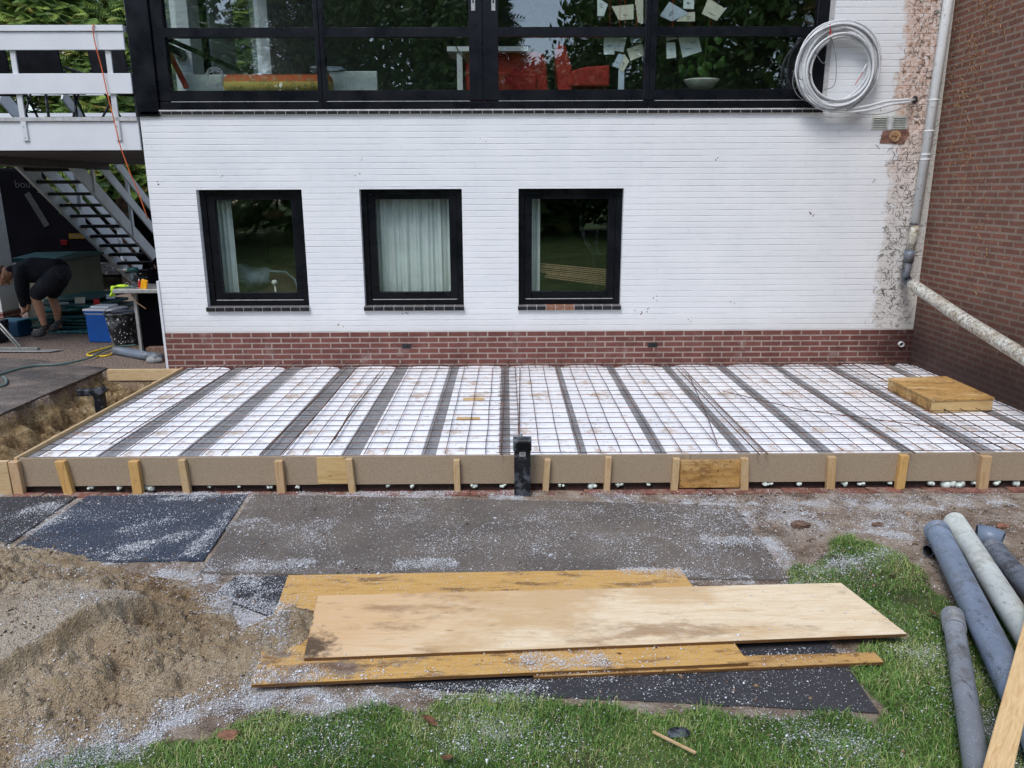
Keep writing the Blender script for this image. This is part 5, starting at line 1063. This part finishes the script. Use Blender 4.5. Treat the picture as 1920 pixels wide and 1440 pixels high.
a=GY(460,505,.7);b=GY(560,545,.7); MB().prism([(a.x-.15,-.1),(b.x+.05,-.1),(b.x+.0,a.z-.12),(b.x-.1,a.z-.03),(a.x+.05,a.z)],.7,1.3,'y').build('body',MAT['brown'],T,bevel=.04,seg=3)
mb=MB(); mb.ell((a.x-.02,.78,a.z-.10),.34,.2,.15,14,24); mb.v=[(x_+.03*math.sin(z_*40+x_*9),y_-.02*abs(math.sin(x_*38+z_*11)),z_+.03*math.sin(x_*17)-.10*max(0,x_-a.x)) for x_,y_,z_ in mb.v]; mb.build('plastic_cover',MAT['film'],T,smooth=True)
MB().tube([(a.x+.02,.71,a.z-.005),(b.x-.14,.71,a.z-.035),(b.x-.04,.71,a.z-.12),(b.x+.02,.71,a.z-.35)],.012,8).build('piping',MAT['film'],T,smooth=True)
p=GY(514,530,.32); MB().ell((p.x,.34,p.z),.035,.035,.032,8,12).tube([(p.x,.34,p.z-.03),(p.x+.01,.34,.6)],.01,8).build('door_knob',MAT['pot'],label='small cream round knob at the foot of the left small window',cat='knob',smooth=True)
T=MB(); random.seed(4)
for i in range(9):
    a=GY(1012+random.uniform(-6,14),494+3.2*i,.45); b=GY(1150,507+3.6*i,.5); T.bar(a,b,.014,.010)
T.build('lath_bundle',MAT['lath'],label='bundle of thin wooden laths lying behind the right small window',cat='laths')
T=thing('exercise_machine','dark exercise machine handles standing behind the right small window','exercise machine',(1.0,.7,-.1))
MB().tube(path([(1090,392),(1091,430),(1100,455),(1113,475),(1116,505)],.6,5),.022,10).build('handle',MAT['plastic_k'],T,smooth=True); MB().tube(path([(1121,430),(1118,455),(1121,475),(1135,478)],.6,5),.020,10).build('handle',MAT['plastic_k'],T,smooth=True)
MB().tube([(GY(1116,505,.6).x,.6,GY(1116,505,.6).z),(GY(1116,505,.6).x,.6,-.1)],.03,10).build('column',MAT['plastic_k'],T)
# ------------------------------------------------------------------ pipes and plank at the right
def gpipe(name,pa,pb,r_,mat,label,ext=0,zoff=0,sock=None):
    z_=ZG+.03+r_+zoff; a=GZ(*pa,z_);b=GZ(*pb,z_); d=(b-a); b=a+d*(1+ext); T=thing(name,label,'drain pipe',tuple((a+b)/2-Vector((0,0,r_))),'old drain pipes lying on the grass')
    MB().pipe([a,a.lerp(b,.25),a.lerp(b,.5),a.lerp(b,.75),b],r_,.005,26).build('pipe',mat,T,smooth=True)
    if sock: u=d.normalized(); MB().pipe([a-u*.005,a+u*sock],r_+.006,.0055,26).build('socket',mat,T,smooth=True)
    return T
gpipe('drain_pipe',(1757,996),(1888,1262),.068,MAT['p1'],'thick blue grey drain pipe, left of the two long ones',.35,sock=.06)
gpipe('drain_pipe',(1790,978),(1925,1190),.064,MAT['p2'],'long off white drain pipe between the grey pipes',.35)
gpipe('drain_pipe',(1862,1030),(1945,1120),.058,MAT['p3'],'dark muddy drain pipe at the right picture edge',.8,sock=.05)
T=gpipe('drain_pipe',(1786,1155),(1832,1440),.047,MAT['p4'],'thin grey drain pipe, nearest the camera with a cut off end',.5,sock=.13)
p=GZ(1848,1006,ZG+.09); T=thing('pipe_socket','short blue grey pipe elbow lying at the end of the muddy pipe','pipe elbow',tuple(p-Vector((0,0,.08)))); MB().pipe([p+Vector((-.04,.03,.0)),p+Vector((.02,0,-.0)),p+Vector((.07,-.05,-.01))],.066,.006,22).build('elbow',MAT['pvc_blue'],T,smooth=True)
p=GZ(1737,1030,ZG+.05); MB().pipe([p+Vector((.01,.0,-.01)),p+Vector((.22,.08,-.01))],.038,.005,18).build('pipe_offcut',MAT['pvc_dark'],label='short dark pipe piece under the end of the thick blue grey pipe',cat='pipe',smooth=True)
a=GZ(1872,1440,-.10);b=GZ(1938,1180,-.07); d=(b-a).normalized(); T=MB().box(-.0425,.0425,-.35,(b-a).length+.6,-.0175,.0175); PK=T.build('pine_plank',m_wood('new_pine',(.74,.52,.27),(.56,.34,.14),axis='y',grain=(1.,12,12),rndm=False),label='clean new pine plank crossing over the pipes in the lower right corner',cat='plank',bevel=.003,origin=(0,0,0)); PK.location=a; PK.rotation_euler=d.to_track_quat('Y','Z').to_euler()
# small loose bits
for px,py,rr,mt,nm,lab in ((428,1383,.034,'redst','brick_piece','broken red brick piece at the grass edge below the sand heap'),(1500,988,.05,'stone','brick_piece','flat brown brick piece half buried in soil right of the grey mat'),(158,1388,.02,'lath','pebble','small tan stone on the near side of the sand heap'),(1272,1378,.036,'plastic_k','rubber_lump','black crumbly lump lying in the grass'),(1645,985,.03,'stone','clod','small dark clod on the bare soil in front of the formwork'),(1880,990,.03,'redst','brick_piece','orange brick chip on the soil behind the pipes')):
    p=GZ(px,py,ZG); mb=MB(); mb.ell((p.x,p.y,float(ground_z(np.array([p.x]),np.array([p.y]))[0])+rr*.35),rr*1.4,rr*.8,rr*.5,6,8); v=[tuple(np.array(q)+RNG.normal(0,rr*.09,3)) for q in mb.v]; mb.v=v
    mb.build(nm,MAT[mt],label=lab,cat=nm.replace('_',' '))
a=GZ(1224,1372,ZG+.03);b=GZ(1305,1412,ZG+.035); MB().bar(a,b,.012,.006).build('wood_splinter',MAT['pinex'],label='thin pale wood splinter beside the black lump in the grass',cat='splinter')
for i,(px,py,s_,lab) in enumerate(((806,1350,.035,'orange brown dry leaf on the grass below the plywood'),(838,1420,.045,'curled brown dry leaf at the bottom edge'),(1752,1150,.04,'brown dry leaf at the end of the thin grey pipe'))):
    p=GZ(px,py,ZG+.04); rot=Matrix.Rotation(random.uniform(0,6),3,'Z')@Matrix.Rotation(.5,3,'X'); vs=[p+rot@Vector((u*s_,v*s_,.25*s_*u*u)) for u,v in ((0,-1.2),(.5,-.5),(.6,.2),(.2,1),(-.2,1),(-.6,.2),(-.5,-.5))]+[p+rot@Vector((0,0,-.1*s_))]
    MB().add(vs,[(k,(k+1)%7,7) for k in range(7)]).build('dry_leaf',MAT['leafd'],label=lab,cat='leaf',group='dry leaves on the grass')
# ------------------------------------------------------------------ worker
def skin(name,nodes,edges,mat,parent,sub=2,root=0):
    me=bpy.data.meshes.new(name); off=Vector((0,0,0)); q=parent
    while q: off+=q.location; q=q.parent
    me.from_pydata([tuple(Vector(n[:3])-off) for n in nodes],edges,[]); me.update(); me.materials.append(mat)
    o=bpy.data.objects.new(name,me); C.objects.link(o); o.parent=parent
    bpy.context.view_layer.objects.active=o
    md=o.modifiers.new('skin','SKIN'); md.use_smooth_shade=True
    for i,n in enumerate(nodes):
        r_=n[3]; r_=(r_,r_) if not hasattr(r_,'__len__') else r_; me.skin_vertices[0].data[i].radius=r_; me.skin_vertices[0].data[i].use_root=(i==root)
    sb=o.modifiers.new('sub','SUBSURF'); sb.levels=sub; sb.render_levels=sub; return o
PY=1.95
def W_(px,py,dy=0,r_=.05): v=GY(px,py,PY+dy); return (v.x,v.y,v.z,r_)
PER=thing('person','person in a black hoodie and shorts bending forward over tools beside the pillar','person',tuple(GZ(75,630,ZT)))
hipc=W_(112,508,0,.13); 
N_=[W_(110,508,0,.12),W_(92,502,0,.125),W_(66,500,0,.135),W_(44,503,0,.125),W_(31,506,0,.06),W_(22,509,0,.055),  # 0 pelvis..5 neck
 W_(14,512,0,.092),W_(6,520,0,.085),                                      # head 6,7
 W_(108,515,-.10,.095),W_(70,547,-.13,.062),W_(66,556,-.13,.058),W_(74,578,-.12,.062),W_(83,608,-.12,.038),W_(86,620,-.12,.04),W_(66,626,-.14,.035), # near leg 8-14
 W_(110,515,.10,.095),W_(99,546,.12,.062),W_(97,556,.12,.056),W_(106,578,.12,.060),W_(109,600,.12,.037),W_(112,611,.12,.04),W_(92,616,.12,.035),  # far leg 15-21
 W_(40,510,-.17,.062),W_(39,540,-.20,.048),W_(44,566,-.16,.036),W_(45,577,-.14,.028),   # near arm 22-25
 W_(42,510,.17,.062),W_(46,540,.18,.048),W_(52,562,.12,.036),W_(53,573,.10,.028)]  # far arm 26-29
E1=[(0,1),(1,2),(2,3),(3,4),(4,5),(5,6),(6,7),(0,8),(8,9),(9,10),(10,11),(11,12),(12,13),(13,14),(0,15),(15,16),(16,17),(17,18),(18,19),(19,20),(20,21),(3,22),(22,23),(23,24),(24,25),(3,26),(26,27),(27,28),(28,29)]
def hand(base,pal,s):
    b=len(N_); bx_,by_,bz_=N_[base][:3]; N_.append((bx_-.005,by_,bz_-.04,.026)); E1.append((base,b))
    for f in range(4):
        i=len(N_); oy=(f-1.5)*.018; N_.append((bx_-.012,by_+oy,bz_-.065,.010)); N_.append((bx_-.028-.003*f,by_+oy*1.1,bz_-.088+.004*abs(f-1.5),.009)); N_.append((bx_-.048,by_+oy*1.1,bz_-.092,.008)); E1.extend([(b,i),(i,i+1),(i+1,i+2)])
    i=len(N_); N_.append((bx_-.028,by_+s*.02,bz_-.035,.011)); N_.append((bx_-.05,by_+s*.012,bz_-.062,.009)); E1.extend([(b,i),(i,i+1)])
hand(25,0,1); hand(29,0,-1)
i=len(N_); h6=N_[7]; N_.append((h6[0]-.03,h6[1],h6[2]-.075,.035)); N_.append((h6[0]+.055,h6[1],h6[2]-.085,.022)); E1+= [(7,i),(7,i+1)]
def blob(name,caps,mat,parent,vox,sm=3):
    mb=MB()
    for a,ra,b,rb in caps:
        a=Vector(a);b=Vector(b); mb.tube([a,b],[ra,rb],12); mb.ell(a,ra,ra,ra,8,12); mb.ell(b,rb,rb,rb,8,12)
    o=mb.build(name,mat,parent,smooth=True); q=o.modifiers.new('remesh','REMESH'); q.mode='VOXEL'; q.voxel_size=vox; q.use_smooth_shade=True
    q=o.modifiers.new('smooth','SMOOTH'); q.factor=.5; q.iterations=sm; return o
for j in (0,1,2,3,8,15): N_[j]=(*N_[j][:3],N_[j][3]*.72)
for j in (22,26,23,27): N_[j]=(*N_[j][:3],N_[j][3]*.8)
for j in (13,14,20,21): N_[j]=(*N_[j][:3],N_[j][3]*.7)
blob('body',[(N_[a][:3],N_[a][3],N_[b][:3],N_[b][3]) for a,b in E1],MAT['skin'],PER,.0065,2)
hd=Vector(N_[6][:3]); hl=Vector(N_[7][:3])
def face_bits():
    f=(hl-hd).normalized()
fc=hd.lerp(hl,.6)
MB().ell(fc+Vector((.075,-.01,-.075)),.022,.014,.02,6,8).build('nose',MAT['skin'],PER,smooth=True)
for s in (-1,1): MB().ell(fc+Vector((.035,s*.088,-.0)),.022,.012,.032,6,8).build('ear',MAT['skin'],PER,smooth=True)
for s in (-1,1): MB().ell(fc+Vector((.03,s*.045,-.085)),.011,.010,.008,6,8).build('eye',MAT['ink'],PER,smooth=True)
random.seed(2); mb=MB(); mb.ell(hd.lerp(hl,.45)+Vector((-.028,0,.022)),.105,.098,.10,12,18); mb.v=[tuple(np.array(q)+RNG.normal(0,.004,3)) for q in mb.v]; mb.build('hair',MAT['hair'],PER,smooth=True)
mb=MB(); mb.ell(Vector(N_[5][:3])+Vector((.01,0,.035)),.07,.09,.045,8,14); mb.build('cap',MAT['blkfab'],PER,smooth=True)
def w3(px,py,dy=0): return GY(px,py,PY+dy)
blob('hoodie',[(w3(108,506),.155,w3(88,504),.15),(w3(88,504),.15,w3(64,504),.158),(w3(64,504),.158,w3(46,508),.14),(w3(46,508),.14,w3(33,507),.085),
 (w3(44,508,-.12),.10,w3(39,518,-.18),.085),(w3(39,518,-.18),.085,w3(38,541,-.20),.068),(w3(38,541,-.20),.068,w3(43,565,-.165),.054),(w3(43,565,-.165),.054,w3(44,572,-.15),.042),
 (w3(46,508,.12),.10,w3(44,518,.18),.08),(w3(44,518,.18),.08,w3(46,541,.18),.064),(w3(46,541,.18),.064,w3(52,562,.12),.05),(w3(52,562,.12),.05,w3(53,568,.11),.042),(w3(60,510,-.03),.15,w3(96,510,0),.14)],MAT['blkfab'],PER,.014,4)
blob('shorts',[(w3(102,507),.150,w3(112,513),.148),(w3(112,513,-.05),.14,w3(104,521,-.10),.125),(w3(104,521,-.10),.125,w3(88,532,-.125),.118),(w3(88,532,-.125),.115,w3(74,547,-.13),.108),(w3(74,547,-.13),.108,w3(71,550,-.13),.10),
 (w3(112,513,.05),.14,w3(111,525,.10),.12),(w3(111,525,.10),.12,w3(104,538,.115),.105),(w3(104,538,.115),.105,w3(100,548,.12),.095)],MAT['blkshort'],PER,.014,3)
for nm,a_,b_,c_,dy in (('near',(88,618),(76,624),(60,628),-.13),('far',(114,609),(104,614),(92,618),.12)):
    Sn=[W_(*a_,dy,.066),W_(*b_,dy,.062),W_(*c_,dy,.05)]; Sn.append((Sn[0][0]-.01,Sn[0][1],Sn[0][2]+.055,.05)); skin('shoe',Sn,[(0,1),(1,2),(0,3)],MAT['shoe'],PER)
# ------------------------------------------------------------------ foliage builders
def frames(d,rnd):
    d=d/np.linalg.norm(d,axis=1,keepdims=True); r_=RNG.normal(size=d.shape)*rnd+np.array([0,0,1.]); s_=np.cross(d,r_); s_/=np.linalg.norm(s_,axis=1,keepdims=True)+1e-9; n_=np.cross(s_,d); return d,s_,n_
def frond_proto(k=7):
    v=[];f=[]
    for i in range(k):
        t=(i+.5)/k; L=.42*math.sin(math.pi*min(1,t*.8+.15))
        for s in (-1,1):
            b=len(v); v+=[(t,0,0),(t+.06,.0,0),(t+L*.55+.05,s*L,-.10*L),(t+L*.3,s*L*.55,.03)]; f+=[(b,b+1,b+2),(b,b+2,b+3)]
    return np.array(v),np.array(f)
def cluster_proto(k=9,s=.5):
    v=[];f=[]; rg=np.random.default_rng(3)
    for i in range(k):
        c_=rg.normal(0,.32,3); a=rg.normal(size=3);a/=np.linalg.norm(a); b_=np.cross(a,rg.normal(size=3)); b_/=np.linalg.norm(b_); b=len(v); v+=[tuple(c_-a*.16*s*2),tuple(c_+b_*.08*s*2),tuple(c_+a*.16*s*2),tuple(c_-b_*.08*s*2)]; f+=[(b,b+1,b+2),(b,b+2,b+3)]
    return np.array(v),np.array(f)
def scatter(P,D,size,proto,rnd=.4):
    v,f=proto; d,s_,n_=frames(D,rnd); S_=size[:,None,None]
    V=P[:,None,:]+S_*(v[None,:,0,None]*d[:,None,:]+v[None,:,1,None]*s_[:,None,:]+v[None,:,2,None]*n_[:,None,:])
    F_=f[None]+(np.arange(len(P))*len(v))[:,None,None]; return V.reshape(-1,3),F_.reshape(-1,3),len(v)
def tree(name,x_,y_,h_,r_,n,size,label,kind='conifer',z0=ZT,low=.1,group=None,seed=1):
    rg=np.random.default_rng(seed); T=thing(name,label,'tree',(x_,y_,z0),group)
    hs_=rg.uniform(low,1,n)**(1.15 if kind=='conifer' else .9); az=rg.uniform(0,2*math.pi,n)
    if kind=='conifer': rad=r_*(1.06-hs_)**.75
    else: rad=r_*np.sqrt(np.clip(1-((hs_-.58)/.46)**2,.02,1))
    lump=.75+.5*vn(az*1.6+hs_*5,hs_*9,1.3,seed); q=rad*lump*(1-.35*rg.random(n)**2.2)
    P=np.stack([x_+q*np.cos(az),y_+q*np.sin(az),z0+hs_*h_+rg.normal(0,.1,n)],1)
    D=np.stack([np.cos(az)+rg.normal(0,.35,n),np.sin(az)+rg.normal(0,.35,n),rg.normal(-.45 if kind=='conifer' else 0,.3,n)],1)
    V,F_,k_=scatter(P,D,size*rg.uniform(.6,1.25,n),frond_proto() if kind=='conifer' else cluster_proto(),.5)
    tint=np.repeat(np.clip(.15+.75*vn(az*3,hs_*14,1.7,seed+5)+rg.normal(0,.14,n),0,.93),k_); tint[np.repeat(rg.random(n)<.02,k_)]=1
    npmesh('crown',V,F_,MAT['leafc' if kind=='conifer' else 'leafb'],parent=T,attrs=dict(tint=tint),off=(x_,y_,z0))
    mb=MB(); mb.tube([(x_,y_,z0-.2),(x_+.05,y_,z0+h_*.5),(x_,y_,z0+h_*.92)],[.035*h_**.9,.022*h_**.9,.01],10)
    for i in range(14):
        a=rg.uniform(0,6.28); zz=z0+h_*rg.uniform(.2,.85); L=r_*.6*(1.1-(zz-z0)/h_); mb.tube([(x_,y_,zz),(x_+L*math.cos(a),y_+L*math.sin(a),zz+L*.25)],[.035,.01],5)
    mb.build('trunk',MAT['bark'],T,smooth=True); return T
G1='conifers behind the balcony'
tree('conifer_tree',-8.3,8.6+3.4,7.5,2.6,11000,.40,'tall green conifer behind the middle of the balcony rail',group=G1,seed=3)
tree('conifer_tree',-11.6,12.4,8.0,2.7,9000,.40,'tall green conifer behind the left end of the balcony rail',group=G1,seed=4)
tree('conifer_tree',-5.9,10.6,7.0,2.3,8500,.38,'green conifer beside the black corner post of the house',group=G1,seed=5)
tree('conifer_tree',-10.2,15.5,9.5,2.8,3000,.6,'conifer standing farthest back behind the balcony',group=G1,seed=6)
tree('conifer_tree',-7.6,7.0,4.9,1.25,3800,.30,'small bright conifer showing between the balcony boards',group=G1,seed=8,low=.45)
G2='trees around the garden behind the viewer'
spec=[(-17,-27,13,4.2,'b'),(-10.5,-31,14,4.4,'c'),(-5.6,-30,11.5,3.6,'b'),(-1.5,-33,13.5,3.6,'c'),(7.6,-29,13.5,4.2,'b'),(13.5,-27,15,4.2,'c'),(19,-24,13,4,'b'),(-22,-19,12,4,'c'),(3.2,-36,8.5,3.3,'b'),(24,-16,12,4,'b'),(10,-38,12,4,'c'),(-13,-20,8,2.6,'b')]
for i,(x_,y_,h_,r_,kd) in enumerate(spec):
    tree('garden_tree',x_,y_,h_,r_,2600,.95 if kd=='c' else 1.25,f'{"dark conifer" if kd=="c" else "broad leafed tree"} at the far side of the lawn, {W[i]} in the row','conifer' if kd=='c' else 'b',ZG,.05,G2,20+i)
# ------------------------------------------------------------------ grass blades
def grass(n,x0,x1,y0,y1,seed,hmul=1.):
    rg=np.random.default_rng(seed); x=rg.uniform(x0,x1,n); y=rg.uniform(y0,y1,n)
    m_=grassmask(x,y)
    for poly,zt in FLAT: m_&=~pip(x,y,poly)
    cl=fbm(x,y,3.5,5,51,.6); m_&=(cl>.17+.24*rg.random(n))
    x=x[m_];y=y[m_];cl=cl[m_];n=len(x); z=ground_z(x,y)
    L=(.014+.034*rg.random(n)**1.8)*(.35+1.35*cl)*hmul; a=rg.uniform(0,6.28,n); lean=rg.uniform(.2,1.5,n); wv=rg.uniform(.0009,.0019,n)
    dx,dy=np.cos(a),np.sin(a); sx,sy=-dy*wv,dx*wv
    b=np.stack([x,y,z-.004],1); mid=b+np.stack([dx*L*lean*.35,dy*L*lean*.35,L*.6],1); tip=b+np.stack([dx*L*lean,dy*L*lean,L*(1.05-.35*lean)],1); s_=np.stack([sx,sy,0*sx],1)
    V=np.stack([b-s_,b+s_,mid+s_*.8,mid-s_*.8,tip],1).reshape(-1,3); o=(np.arange(n)*5)[:,None]
    F_=np.concatenate([o+[0,1,2],o+[0,2,3],o+[3,2,4]],0)
    tint=np.clip(-.12+1.25*fbm(x,y,3,5,55)+rg.normal(0,.24,n)-.05,0,.9); tint[rg.random(n)<.07]=1
    return V,F_,np.repeat(tint,5)
V,F_,t_=grass(420000,-2.7,4.2,-6.6,-3.6,1); 
npmesh('grass',V,F_,MAT['grass'],'short green lawn grass around the pipes and along the lower edge','grass',kind='stuff',attrs=dict(tint=t_))
# ------------------------------------------------------------------ white foam crumbs
PNAME={len(FLAT)-1:'pale'} if False else {}
for j_,(poly,zt) in enumerate(FLAT):
    if abs(zt-(z1+.0355+.018))<1e-6: PNAME[j_]='pale'
def crumbs(n,seed,mode=0):
    rg=np.random.default_rng(seed); x=rg.uniform(-4.4,4.4,n); y=rg.uniform(-6.3,-3.12,n); d=dustd(x,y); dens=(d**1.25*1.0+.015+.06*ss(.45,.7,fbm(x,y,2.5,4,47))) if mode==0 else (.012+.10*ss(.42,.62,fbm(x,y,3,4,49)))*(1.6*(x>1.3)*(y>-4.6)+1.0*(heap_z(x,y)[1]>-.15)+.6*(y>-3.35)+.25)
    keep=rg.random(n)<dens; x=x[keep];y=y[keep];d=d[keep];n=len(x)
    if mode==0:
        k2=np.ones(len(x),bool)
        for j_,(poly,zt) in enumerate(FLAT):
            i_=pip(x,y,poly)
            if 'pale' in PNAME.get(j_,''): k2&=~(i_&(rg.random(len(x))<.85))
        x=x[k2];y=y[k2];d=d[k2];n=len(x)
    else:
        k2=np.ones(len(x),bool)
        for poly,zt in FLAT:
            if zt>ZG+.025: k2&=~(pip(x,y,poly)&(rg.random(len(x))<.9))
        x=x[k2];y=y[k2];d=d[k2];n=len(x)
    z=ground_z(x,y)+.003; hz,hd,_,_=heap_z(x,y); z=np.where(hd>0,np.maximum(z,hz+.002),z)
    for poly,zt in FLAT:
        i_=pip(x,y,poly); z=np.where(i_,np.maximum(z,zt+.003),z)
    g_=grassmask(x,y)
    for poly,zt in FLAT: g_&=~pip(x,y,poly)
    z=z+np.where(g_,rg.uniform(0,.022,n),rg.uniform(0,.004,n)*(1+2*d))
    s_=np.exp(rg.normal(-6.55,.5,n)); s_=np.where(rg.random(n)<.004,.006,s_) if mode==0 else np.exp(rg.normal(-5.9,.55,n))
    pv=np.array([(1,0,-.4),(-.5,.87,-.4),(-.5,-.87,-.4),(.1,.05,.75)]); pf=np.array([(0,2,1),(0,1,3),(1,2,3),(2,0,3)])
    a=rg.uniform(0,6.28,n); ca,sa=np.cos(a),np.sin(a); sx=rg.uniform(.8,2.2,n)
    V=np.stack([x[:,None]+s_[:,None]*(ca[:,None]*pv[None,:,0]*sx[:,None]-sa[:,None]*pv[None,:,1]),y[:,None]+s_[:,None]*(sa[:,None]*pv[None,:,0]*sx[:,None]+ca[:,None]*pv[None,:,1]),z[:,None]+s_[:,None]*pv[None,:,2]*.8],-1).reshape(-1,3)
    V[:,:2]+=rg.normal(0,.0006,(len(V),2)); F_=(pf[None]+(np.arange(n)*4)[:,None,None]).reshape(-1,3); return V,F_
V,F_=crumbs(450000,9,1); npmesh('soil_clods',V,F_,MAT['clod'],'small brown clods and grit scattered over soil, sand heap and mats','soil grit',kind='stuff')
V,F_=crumbs(1900000,5)
npmesh('foam_crumbs',V,F_,MAT['crumb'],'white foam crumbs scattered over mats, plywood, sand and grass','foam crumbs',kind='stuff')
